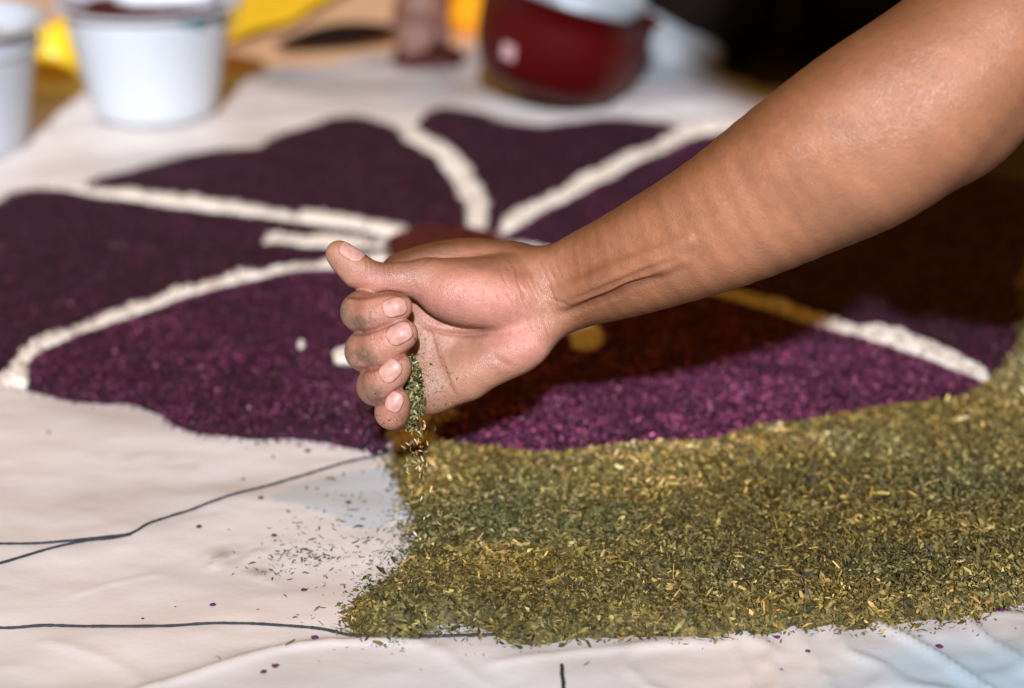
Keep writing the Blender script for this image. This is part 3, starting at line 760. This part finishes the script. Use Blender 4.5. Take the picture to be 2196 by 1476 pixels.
# skin colour: pink palm, browner back of the hand, painted edge shading, dusty knuckles
def gauss(cx, cy, rx, ry, ang=0):
    c, s = math.cos(ang), math.sin(ang); u = (px-cx)*c+(py-cy)*s; v = -(px-cx)*s+(py-cy)*c
    return np.exp(-((u/rx)**2+(v/ry)**2))
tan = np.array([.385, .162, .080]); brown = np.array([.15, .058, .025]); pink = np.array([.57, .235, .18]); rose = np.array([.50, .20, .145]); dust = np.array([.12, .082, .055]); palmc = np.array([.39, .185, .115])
depth = (V-CAM)@FW
inhand = np.clip((1235-px)/80, 0, 1)*(V[:, 0] < .2)
nz = fbm(V[:, 0]*1.0+V[:, 2], V[:, 1]+V[:, 2]*.7, 60, 4, 91)
nz2 = fbm(V[:, 0]*1.0+V[:, 2]*.6, V[:, 1]*.5+V[:, 2], 22, 3, 93)
f2 = np.clip((N@TO)*1.45-.45, 0, 1)  # skin browns as it turns from the camera: painted edge shading
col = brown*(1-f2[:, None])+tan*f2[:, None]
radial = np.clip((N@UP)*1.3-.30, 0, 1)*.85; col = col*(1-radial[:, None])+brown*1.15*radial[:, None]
ph = (inhand*np.clip((N@TO)*1.9-.05, 0, 1)*(1-.9*np.clip((N@UP)*1.5-.35, 0, 1)*(py < 640)*(px > 740)))[:, None]; col = col*(1-ph)+palmc*ph
rz = (np.clip(gauss(1010, 635, 120, 62)+gauss(1115, 735, 62, 55)+gauss(820, 600, 70, 30)*.7, 0, 1)*inhand*np.clip((N@TO)*1.6, 0, 1))[:, None]
col = col*(1-rz*.85)+pink*rz*.85
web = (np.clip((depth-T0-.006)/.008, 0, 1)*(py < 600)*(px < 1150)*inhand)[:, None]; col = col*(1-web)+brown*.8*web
fing = (depth < T0-.004) & (px < 925) & (py > 620) & (V[:, 0] < 0)
rt = (np.clip(gauss(800, 660, 55, 32)+gauss(812, 725, 50, 34)+gauss(815, 795, 42, 34)+gauss(835, 875, 36, 36), 0, 1)*fing)[:, None]
col = col*(1-rt*.75)+rose*rt*.75
dz_ = np.clip((770-px)/40+(py-640)/500, 0, 1)*(px < 840)*(py > 630)
dz_ = np.maximum(dz_, np.clip(gauss(768, 690, 50, 26)+gauss(778, 768, 46, 30)+gauss(795, 845, 36, 26)+gauss(760, 640, 22, 12)*.5, 0, 1))*fing
dz_ = np.maximum(dz_, np.clip(gauss(850, 585, 70, 22), 0, 1)*.5*(depth > T0-.03))
dz_ = np.maximum(dz_, np.clip(gauss(920, 830, 60, 60), 0, 1)*.35*inhand)
nzf = fbm(V[:, 0]+V[:, 2]*.8, V[:, 1]*.7+V[:, 2], 420, 3, 97); dz_ = (dz_*np.clip(nz*1.8+nzf*2.6-1.35, 0, 1))[:, None]; col = col*(1-dz_*.9)+dust*dz_*.9
col = col*(.82+.36*nz)[:, None]*(.88+.24*nz2)[:, None]*(.86+.28*nzf)[:, None]
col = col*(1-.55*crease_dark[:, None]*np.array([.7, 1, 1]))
head = V[:, 2] > .6; col = np.where((V[:, 2] > .3)[:, None], tan*.9, col)

def skin_mat():
    m = mat('skin', attr=True, rough=.43, spec=.5, sss=.06, sssr=(.006, .0022, .0012))
    nt = m.node_tree; n = nt.nodes; l = nt.links; p = n['Principled BSDF']; tc = n.new('ShaderNodeTexCoord')
    vo = n.new('ShaderNodeTexVoronoi'); vo.inputs['Scale'].default_value = 900; vo.feature = 'DISTANCE_TO_EDGE'
    no = n.new('ShaderNodeTexNoise'); no.inputs['Scale'].default_value = 420; no.inputs['Detail'].default_value = 6
    mp = n.new('ShaderNodeMapping'); mp.inputs['Scale'].default_value = (1, 1, .55)
    l.new(tc.outputs['Object'], mp.inputs['Vector']); l.new(mp.outputs[0], vo.inputs['Vector']); l.new(tc.outputs['Object'], no.inputs['Vector'])
    mx = n.new('ShaderNodeMath'); mx.operation = 'MULTIPLY_ADD'; mx.inputs[1].default_value = .8
    l.new(no.outputs['Fac'], mx.inputs[0]); l.new(vo.outputs['Distance'], mx.inputs[2])
    bp = n.new('ShaderNodeBump'); bp.inputs['Strength'].default_value = .65; bp.inputs['Distance'].default_value = .0006
    l.new(mx.outputs[0], bp.inputs['Height']); l.new(bp.outputs[0], p.inputs['Normal'])
    rg = n.new('ShaderNodeMapRange'); rg.inputs[3].default_value = .37; rg.inputs[4].default_value = .56
    n2 = n.new('ShaderNodeTexNoise'); n2.inputs['Scale'].default_value = 70; l.new(tc.outputs['Object'], n2.inputs['Vector'])
    l.new(n2.outputs['Fac'], rg.inputs[0]); l.new(rg.outputs[0], p.inputs['Roughness'])
    return m
m_skin = skin_mat()
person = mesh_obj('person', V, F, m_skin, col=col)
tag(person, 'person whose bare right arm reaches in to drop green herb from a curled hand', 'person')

# fingernails: curved plates laid on the finger surfaces
m_nail = mat('fingernail', (.48, .235, .18), .42, var=.08, vscale=300, spec=.4, sss=.1, sssr=(.003, .0012, .001), col2=(.56, .31, .25))
def nail(prims, c, u, n, L, W):
    B_ = basis(u, n); U, Wd, Nn = B_[0], B_[1], B_[2]; nu, nv = 18, 14; pts = []
    g = [(.0012, prims)]
    for i in range(nu):
        a = -1+2*i/(nu-1)
        for j in range(nv):
            b = -1+2*j/(nv-1)
            wd = W/2*max(.02, 1-abs(a)**3.0)**(1/2.6)
            pts.append(c+U*(a*L/2)+Wd*b*wd+Nn*.03)
    P = np.array(pts); t = np.zeros(len(P))
    for _ in range(60):
        d = sdf_pts(g, P-Nn*t[:, None]); t = t+np.clip(d*.8, -.002, .01)
    t = np.clip(t, np.median(t)-.003, np.median(t)+.003)
    A_, Bb = np.meshgrid(np.linspace(-1, 1, nu), np.linspace(-1, 1, nv), indexing='ij')
    lift = .00035*(1-np.maximum(np.abs(Bb)**6, (A_ < 0)*np.abs(A_)**6)*1.5)+.0003*np.clip(A_, 0, 1)**3
    P = P-Nn*(t-lift.ravel())[:, None]
    o = mesh_obj('fingernail', P, grid_faces(nu, nv)[:, ::-1], m_nail, parent=person)
    so = o.modifiers.new('thick', 'SOLIDIFY'); so.thickness = .0004; so.offset = -1
    return o
nails = [
 (F_index, H(846, 659, 4), F_index, H(880, 650, 4)-H(820, 664, 4), TO+UP*.12, .0120, .0094),
 (F_middle, H(857, 716, 4), None, H(890, 698, 4)-H(826, 732, 4), TO+UP*.10, .0130, .0102),
 (F_ring, H(836, 795, 4), None, H(858, 774, 4)-H(814, 818, 4), TO+UP*.05-RX*.05, .0118, .0098),
 (F_little, H(842, 862, 4), None, H(852, 842, 4)-H(834, 884, 4), TO-RX*.1, .0100, .0088),
 (thumb, H(745, 557, 1.25), None, H(712, 525, 3)-H(772, 570, 3), TO*.72+UP*.7+RX*.15, .0130, .0108)]
for pr, c, _, u, nrm, L, W in nails: nail(pr, c, u, nrm/np.linalg.norm(nrm), L, W)

# clothes and hair of that person, outside the picture
def cloth(name, groups, off, keep, mt, parent, res=.012, lo=(.20, .51, -.004), hi=(.98, 1.16, .9)):
    ax = [np.arange(a, b, res) for a, b in zip(lo, hi)]
    D = sdf_grid(groups, *ax, margin=.03)-off
    P = np.stack(np.meshgrid(*ax, indexing='ij'), -1)
    D = np.maximum(D, keep(P).astype(np.float32))
    V, F = surface_nets(D, *ax); V = relax(V, F, 2)
    N = vert_normals(V, F)
    if (N*(V-V.mean(0))).sum() < 0: F = F[:, ::-1]
    return mesh_obj(name, V, F, mt, parent=parent)
m_shirt = mat('dark cotton', (.022, .022, .026), .9, bump=.3, bscale=400)
m_jeans = mat('dark denim', (.03, .035, .06), .9, bump=.3, bscale=500)
m_hair = mat('black hair', (.008, .007, .006), .5, bump=.5, bscale=900)
gb = [(.02, arm[:2]+torso)]
nrm_ = lambda *v: np.array(v)/np.linalg.norm(v)
shirt_keep = lambda P: np.maximum.reduce([.215-P[..., 2], P[..., 2]-.61+(.43-P[..., 0])*.5, .27-P[..., 0], np.where((P[..., 1] < .70), .34-P[..., 2], -1)])
cloth('shirt', gb, .009, shirt_keep, m_shirt, person)
cloth('trousers', gb, .010, lambda P: np.maximum.reduce([P[..., 2]-.26, .29-P[..., 0], P[..., 0]-.77, np.where((P[..., 0] < .49), P[..., 2]-.165, -1)]), m_jeans, person)
cloth('hair', [(.01, [ball(B(.39, .91, .735), (.10, .082, .115))])], .003, lambda P: np.maximum(.72-P[..., 2]-(P[..., 0]-.27)*1.0, .235-P[..., 0]), m_hair, person, .008)
# eyes
m_eye = mat('eye', (.02, .012, .008), .2)
for yy in (.795, .845):
    th = np.linspace(0, math.pi, 7); ph = np.linspace(0, 2*math.pi, 11)[:-1]
    Vv = np.array([(.222+.012*math.cos(a)*0+.010*math.sin(a)*math.cos(b), yy+.013*math.sin(a)*math.sin(b), .72+.008*math.cos(a)) for a in th for b in ph])
    Ff = [(i*10+j, i*10+(j+1) % 10, (i+1)*10+(j+1) % 10, (i+1)*10+j) for i in range(6) for j in range(10)]
    mesh_obj('eye', Vv, Ff, m_eye, parent=person)

# herb held in the fist and running out of it
n = 3000
tt = rng.random(n); cxp = np.interp(tt, [0, .25, .6, 1], [884, 885, 888, 878]); cyp = np.interp(tt, [0, .3, .65, 1], [775, 820, 865, 912])
wid = np.interp(tt, [0, .2, .8, 1], [7, 13, 18, 17])
dd = np.interp(tt, [0, 1], [1.35, 1.0])+rng.normal(0, .45, n)
P = at(cxp+rng.normal(0, .5, n)*wid, cyp+rng.normal(0, 6, n), T0-dd*KS/100)
sd = sdf_pts(groups[:7], P); P = P[sd > .0002]; n = len(P)
near_ = np.clip(gauss(925, 850, 45, 50)+gauss(895, 780, 22, 70)+gauss(845, 900, 40, 30)*.6+gauss(800, 800, 60, 90)*.12, 0, 1)*(f2 > .3)*inhand*(V[:, 2] < .3)
pk = rng.choice(len(V), 420, p=near_/near_.sum()); Pk = V[pk]+N[pk]*.0003
P = np.concatenate([P, Pk]); n = len(P)
L = np.exp(rng.normal(math.log(.0030), .35, n)); L[-420:] *= .36; V1, F1, K1 = flakes(P[:, 0], P[:, 1], P[:, 2], L, (L*.32).clip(.0004, .0013), .9, palette(GREEN, GW, n, jit=.3)*1.1, hexa=True)
o = mesh_obj('held_herb', V1, F1, m_dust_g, col=K1.clip(0, 1), smooth_=False)
tag(o, 'green herb held between the curled fingers and the palm', 'green sawdust', kind='stuff')
n = 170
top = H(886, 905, 1.0); u = rng.random(n)**1.5; zt = top[2]*(1-u)+.009*u
P = np.stack([top[0]+rng.normal(.0010, .0026, n)*(1+1.2*u), top[1]+rng.normal(0, .0022, n)*(1+u), zt], -1)
P = P[sdf_pts(groups[:7], P) > .0005]; n = len(P)
L = rng.uniform(.0015, .0042, n)
V1, F1, K1 = flakes(P[:, 0], P[:, 1], P[:, 2], L, L*.25, 1.2, palette([(.42, .32, .12), (.30, .22, .08), (.6, .5, .28), (.1, .1, .04)], [3, 3, 2, 1.5], n), hexa=True)
tag(mesh_obj('falling_herb', V1, F1, m_dust_g, col=K1, smooth_=False), 'golden flakes falling from below the little finger', 'falling flakes', kind='stuff')

# ------------------------------------------------------------------ buckets
def lathe(prof, n=64, closed=False):
    V = [(r*math.cos(2*math.pi*k/n), r*math.sin(2*math.pi*k/n), z) for r, z in prof for k in range(n)]
    F = [(i*n+k, i*n+(k+1) % n, (i+1)*n+(k+1) % n, (i+1)*n+k) for i in range(len(prof)-1) for k in range(n)]
    return np.array(V), np.array(F)
m_white = mat('white plastic', (.58, .60, .63), .35, var=.03, vscale=20)
m_grey = mat('greyish plastic', (.50, .53, .58), .4, var=.05, vscale=20)
m_grip = mat('grey rim plastic', (.46, .48, .52), .45)
m_teal = mat('teal paint', (.02, .22, .30), .5)
def bucket(loc, rb, rt, h, lab, mt, rimm, grp, band=False):
    o = empty('bucket', loc, lab, 'bucket', grp)
    t = .0018
    rs = lambda z: rb+(rt-rb)*z/h
    V, F = lathe([(0.0001, .0), (rb*.9, 0), (rb-.002, .0006), (rb, .004)]+[(rs(z), z) for z in np.linspace(.006, h-.002, 12)]+[(rt-t, h-.001)]+[(rs(z)-t, z) for z in np.linspace(h-.004, .004, 12)]+[(rb*.8, .003), (.0001, .003)])
    mesh_obj('body', V, F, mt, parent=o)
    V, F = lathe([(rt-t, h-.001), (rt-t, h+.001), (rt+.004, h+.002), (rt+.0085, h+.0018), (rt+.009, h-.0002), (rt+.0045, h-.001), (rt, h-.002), (rt-t, h-.001)])
    mesh_obj('rim', V, F, rimm, parent=o)
    if band:
        V, F = lathe([(rs(h-.024)+.0001, h-.024), (rs(h-.024)+.0025, h-.023), (rs(h-.018)+.0025, h-.019), (rs(h-.018), h-.018)])
        mesh_obj('stacking_ring', V, F, mt, parent=o)
    # wire handle hanging down on the far side
    a = np.linspace(0, math.pi, 30); R = rt+.004
    path = np.stack([R*np.cos(a), R*np.sin(a)*.85, h-.006-np.sin(a)*.05*1.0], -1)
    path[:, 1] = np.maximum(path[:, 1], 0)+.008*np.sin(a)
    V, F = tube(path, .0011, 6); mesh_obj('handle', V, F, m_grip, parent=o)
    return o
def fill(o_loc, r, z, seed, cols, w, lab, name, hump=.012, cat='sawdust'):
    g = np.random.default_rng(seed); nr, na = 14, 48
    V = []; 
    for i in range(nr+1):
        rr = r*i/nr
        for k in range(na):
            a = 2*math.pi*k/na; xx, yy = rr*math.cos(a), rr*math.sin(a)
            V.append((xx, yy, z+hump*(1-(i/nr)**2)+(vnoise(np.array([xx*90+5.]), np.array([yy*90+5.]), seed)[0]-.5)*.008))
    F = [(i*na+k, i*na+(k+1) % na, (i+1)*na+(k+1) % na, (i+1)*na+k) for i in range(nr) for k in range(na)]
    V = np.array(V)+np.array(o_loc)
    n = 2500; a = g.random(n)*2*math.pi; rr = r*np.sqrt(g.random(n)); x = rr*np.cos(a); y = rr*np.sin(a)
    zz = z+hump*(1-(rr/r)**2)+.001
    L = g.uniform(.0015, .003, n)
    P = [(V, np.array(F), palette(cols[:2], w[:2], len(V), r=g, jit=.1)), flakes(x+o_loc[0], y+o_loc[1], zz+o_loc[2]+.001, L, L*.6, .5, palette(cols, w, n, r=g), r=g)]
    V, F, K = join(P)
    return tag(mesh_obj(name, V, F, m_dust, col=K, smooth_=False), lab, cat, kind='stuff')
def on_sheet(px, py):
    p = gnd(px, py)
    for _ in range(4): p = gnd(px, py, float(sheet_h(np.array([p[0]]), np.array([p[1]]))[0]))
    p = p.copy(); p[2] = float(sheet_h(np.array([p[0]]), np.array([p[1]]))[0])-.001; return p
b1p = on_sheet(333, 238)
bk = bucket(tuple(b1p), .056, .077, .103, 'white bucket with a teal mark and dark red sawdust showing inside the rim', m_white, m_grip, 'white plastic buckets')
fill(b1p, .0735, .093, 5, RED[:1]+[(.05, .006, .008)], [1, 2], 'dark red sawdust filling the white bucket', 'bucket_filling', .004)
# white cloth bag tucked in the bucket behind the red sawdust
def blob(name, c, ax, seed, mt, amp=.25, sc=30, parent=None, nu=48, nv=28, flat=0):
    V = []
    for j in range(nv+1):
        th = math.pi*j/nv
        for i in range(nu):
            ph = 2*math.pi*i/nu
            d = np.array([math.sin(th)*math.cos(ph), math.sin(th)*math.sin(ph), math.cos(th)]); V.append(d)
    V = np.array(V); q = V*np.array(ax)
    r = 1+amp*(fbm(q[:, 0]+q[:, 2]*.7+3, q[:, 1]+q[:, 2]+3, sc, 4, seed)-.5)*2
    cr = 1-np.abs(2*fbm(q[:, 0]+q[:, 2]+9, q[:, 1]-q[:, 2]*.6+9, sc*1.3, 3, seed+5)-1); r = r+amp*.5*cr
    q = q*r[:, None]
    if flat: q[:, 2] = np.maximum(q[:, 2], -flat)
    F = [(j*nu+i, (j+1)*nu+i, (j+1)*nu+(i+1) % nu, j*nu+(i+1) % nu) for j in range(nv) for i in range(nu)]
    return mesh_obj(name, q+np.array(c), F, mt, parent=parent)
m_bag = mat('pale plastic bag', (.26, .29, .31), .4, bump=.3, bscale=120)
m_bunch = mat('grey plastic', (.15, .16, .17), .5, bump=.3, bscale=100)
m_wcloth = mat('white paper', (.78, .80, .84), .6)
o = blob('paper_bag', b1p+np.array([.010, .030, .104]), (.048, .026, .022), 3, m_wcloth, .15); tag(o, 'crumpled white paper on the sawdust in the white bucket', 'paper')
V = []; nn = 24
for k in range(nn+1):
    a = math.radians(-62+38*k/nn); bt = .012*math.sin(math.pi*k/nn)**.6*(.8+.2*math.sin(k*.7))
    for z in (.1005-bt, .1005):
        rr = .056+.021*z/.103+.0012; V.append((rr*math.cos(a), rr*math.sin(a), z))
mesh_obj('teal_mark', V, [(2*k, 2*k+2, 2*k+3, 2*k+1) for k in range(nn)], m_teal, parent=bk).modifiers.new('thick', 'SOLIDIFY').thickness = .0008
b2p = on_sheet(-92, 318)
bucket(tuple(b2p), .059, .080, .114, 'greyer white bucket cut by the left edge of the picture', m_grey, m_grip, 'white plastic buckets', band=True)
fill(b2p, .074, .09, 6, [(.5, .45, .35), (.4, .35, .25)], [1, 1], 'pale sawdust filling the greyer bucket', 'bucket_filling')

# tan cardboard, yellow plastic, dark strip behind the buckets
def slab(name, pts_px, z, th, mt, lab, cat, curl=0, n=26, seed=0, grp=None, wav=.004, xy=None):
    poly = gnd(*np.array(pts_px, float).T)[:, :2] if xy is None else np.array(xy, float)
    (x0, y0), (x1, y1) = poly.min(0), poly.max(0)
    s = np.linspace(0, 1, n); A_, B_ = np.meshgrid(s, s, indexing='ij')
    p = poly; assert len(p) == 4
    X = (p[0][0]*(1-A_)+p[1][0]*A_)*(1-B_)+(p[3][0]*(1-A_)+p[2][0]*A_)*B_
    Y = (p[0][1]*(1-A_)+p[1][1]*A_)*(1-B_)+(p[3][1]*(1-A_)+p[2][1]*A_)*B_
    Z = z+wav*fbm(X, Y, 12, 3, seed)+curl*np.clip(1-B_*3, 0, 1)**2*(.3+.7*np.sin(A_*math.pi))
    o = mesh_obj(name, np.stack([X, Y, Z], -1).reshape(-1, 3), grid_faces(n, n), mt)
    o.modifiers.new('thick', 'SOLIDIFY').thickness = th
    return tag(o, lab, cat, grp)
m_card = mat('brown cardboard', (.60, .36, .20), .8, var=.12, vscale=12)
m_yel = mat('yellow plastic', (.85, .55, .02), .35, var=.06, vscale=15)
m_shade = mat('dark shade strip', (.010, .004, .003), .9, bump=.4, bscale=200, spec=.1)
slab('cardboard', None, -.001, .002, m_card, 'large flat tan cardboard beyond the back edge of the sheet', 'cardboard', seed=4, xy=[(-1.0, 1.86), (.06, 1.98), (.10, 2.9), (-1.0, 2.9)])
# long tapering dark piece standing in for shade on the cardboard
a = gnd(590, 98, .012); b = gnd(850, 66, .02); mid = (a+b)/2+np.array([0, -.003, .004])
pth = smooth([a, mid, b], 12); V, F = tube(pth, .0125*np.sin(np.linspace(.12, math.pi-.35, len(pth)))**.8, 10)
tag(mesh_obj('shade_strip', V, F, m_shade), 'long dark brown strip standing in for the shadow on the cardboard', 'shade_strip')
slab('yellow_plastic', [(485, 118), (620, 72), (810, -40), (440, -60)], .010, .001, m_yel, 'bright yellow plastic sheet just right of the white bucket', 'plastic sheet', seed=14, grp='yellow plastic pieces', wav=.010)
o = blob('yellow_bag', gnd(128, 118, .024), (.026, .024, .032), 31, m_yel, .3, parent=None, flat=.024); tag(o, 'crumpled yellow plastic in the gap between the two buckets', 'plastic bag', 'yellow plastic pieces')

# ------------------------------------------------------------------ red bowl with a pale bag, orange tub, bunched sheet
m_red = mat('red plastic', (.060, .0012, .0015), .42, var=.1, vscale=20, spec=.2)
rb = on_sheet(1188, 212)
prof = [(.0001, 0), (.045, 0), (.056, .003), (.066, .014), (.073, .032), (.078, .056), (.080, .080), (.081, .108), (.086, .110), (.086, .113), (.079, .112), (.077, .08), (.074, .056), (.068, .03), (.05, .008), (.0001, .006)]
prof = [(r, z*.80) for r, z in prof]
bowl = empty('bowl', tuple(rb+np.array([-.008, 0, .0])), 'dark red plastic bowl tilted to the right with a pale bag in it', 'bowl')
bowl.rotation_euler = (math.radians(-4), math.radians(16), 0); bowl.location.z += .009
V, F = lathe(prof); mesh_obj('body', V, F, m_red, parent=bowl)
m_pale = mat('pale patch', (.55, .32, .34), .4)  # small pinkish pale patch low on the bowl's left side
V = []
for i in range(7):
    for j in range(5):
        a = math.radians(-134+11*i/6); z = .028+.014*j/4; r = np.interp(z, [.0112, .0256, .0448, .064], [.066, .073, .078, .080])+.0009; V.append((r*math.cos(a), r*math.sin(a), z))
mesh_obj('pale_patch', V, grid_faces(7, 5), m_pale, parent=bowl)
o = blob('plastic_bag', rb+np.array([.014, .0, .098]), (.070, .064, .036), 8, m_bag, .14, 22); o.rotation_euler = (0, 0, 0)
tag(o, 'pale grey plastic bag bulging out of the red bowl', 'plastic bag')
m_or = mat('orange plastic', (.90, .36, .01), .4)
ot = gnd(1004, 72); V, F = lathe([(.0001, 0), (.012, 0), (.021, .006), (.028, .018), (.032, .036), (.033, .06), (.036, .062), (.036, .065), (.031, .064), (.030, .036), (.024, .018), (.0001, .005)])
o = mesh_obj('tub', V, F, m_or); o.location = (ot[0], ot[1], .0); tag(o, 'small orange plastic tub behind the left of the red bowl', 'tub')
o = blob('bunched_plastic', gnd(1430, 190, .0)+np.array([.0, .05, .02]), (.060, .04, .055), 12, m_bunch, .25, 16, flat=.02); tag(o, 'bunched pale plastic heaped to the right of the red bowl', 'plastic sheet')
rp = G([(850, 140), (920, 128), (985, 140), (975, 158), (900, 166), (855, 158)], 3)
patch('red_sawdust', 'little heap of dark red sawdust under the fingers of the kneeling helper', 'red sawdust', rp, .012, .003, 40, RED, [2, 4, 1, 3], 350, soft=.004)

# ------------------------------------------------------------------ the helper kneeling behind
DY = 0.0; DX = 0.0
hd = [cone1(B(.10, 2.18, .50), B(-.02, 2.13, .29), 5, 4.2, 2), cone1(B(-.02, 2.13, .29), B(-.085, 2.02, .105), 3.6, 2.1, 2), cone1(B(-.085, 2.02, .105), B(-.097, 1.99, .060), 2.1, 2.3, 1),
      cone1(B(.46, 2.2, .50), B(.52, 2.10, .28), 5, 4.2, 2), cone1(B(.52, 2.10, .28), B(.44, 1.98, .19), 4.1, 2.7, 2), cone1(B(.44, 1.98, .19), B(.41, 1.95, .175), 2.6, 2.8, 1),
      cone1(B(.12, 2.19, .50), B(.44, 2.2, .50), 7.5, 7.5, 3), cone1(B(.28, 2.2, .48), B(.30, 2.38, .26), 14, 13, 3), cone1(B(.22, 2.40, .22), B(.38, 2.40, .22), 13, 13, 3), cone1(B(.18, 2.2, .46), B(.22, 2.38, .26), 10, 11, 3), cone1(B(.38, 2.2, .46), B(.38, 2.38, .26), 10, 11, 3),
      cone1(B(.28, 2.14, .56), B(.26, 2.08, .66), 6, 5.6, 2), ball(B(.25, 2.03, .73), (.078, .095, .115)), ball(B(.25, 1.985, .68), (.055, .06, .06)), cone1(B(.25, 1.945, .73), B(.25, 1.925, .70), 1.1, 1.5, 1),
      ball(B(.17, 2.04, .72), (.012, .018, .03), .5), ball(B(.33, 2.04, .72), (.012, .018, .03), .5)]
for xk, xh in ((.185, .18), (.385, .37)):
    hd += [cone1(B(xh, 2.38, .19), B(xk, 2.03, .13), 9.5, 8.5, 2), cone1(B(xk, 2.02, .085), B(xh+.02, 2.40, .06), 8.0, 5.2, 2), cone1(B(xh+.02, 2.40, .05), B(xh+.02, 2.52, .035), 3.6, 2.6, 2)]
for q in range(4): hd.append(cone1(B(-.115+.012*q, 1.985, .052), B(-.106+.007*q, 1.962, .020+.003*q), .85, .6, .4))
hd.append(cone1(B(-.075, 1.985, .07), B(-.068, 1.95, .04), 1.1, .85, .5))
for q in range(4): hd.append(cone1(B(.385+.018*q, 1.94, .178), B(.38+.02*q, 1.905, .13), .95, .75, .4))
hg = [(.02, hd)]
ax_ = [axis((-.16, .02, .0045), (.02, .62, .011)), axis((1.88, 2.06, .0055), (2.06, 2.62, .012)), axis((.0, .15, .0055), (.15, .90, .011))]
D = sdf_grid(hg, *ax_, margin=.03); V, F = surface_nets(D, *ax_); V = relax(V, F, 2); N = vert_normals(V, F)
if (N*(V-V.mean(0))).sum() < 0: F = F[:, ::-1]
helper = mesh_obj('person', V, F, m_skin, col=np.tile((.15, .060, .040), (len(V), 1)))
tag(helper, 'helper in dark clothes kneeling behind the red bowl with one hand to the sheet', 'person')
m_dark = mat('black clothing', (.006, .005, .0045), .9, spec=.05, bump=.5, bscale=60, bdist=.004)
m_dtr = mat('dark brown trousers', (.008, .0055, .004), .9, spec=.05, bump=.5, bscale=50, bdist=.005)
kw = dict(lo=(-.16, 1.84, -.004), hi=(.64, 2.66, .9))
cloth('shirt', hg, .012, lambda P: np.maximum.reduce([.25-P[..., 2], P[..., 2]-.60]), m_dark, helper, .011, **kw)
cloth('trousers', hg, .014, lambda P: np.maximum.reduce([P[..., 2]-.27, .10-P[..., 0], P[..., 1]-2.43, np.where(P[..., 1] < 2.0, P[..., 2]-.165, -1)]), m_dtr, helper, .009, **kw)
cloth('hair', [(.01, [ball(B(.25, 2.05, .745), (.083, .10, .115))])], .003, lambda P: np.maximum(.735-P[..., 2]-(P[..., 1]-2.02)*1.0, 1.955-P[..., 1]), m_hair, helper, .008, **kw)
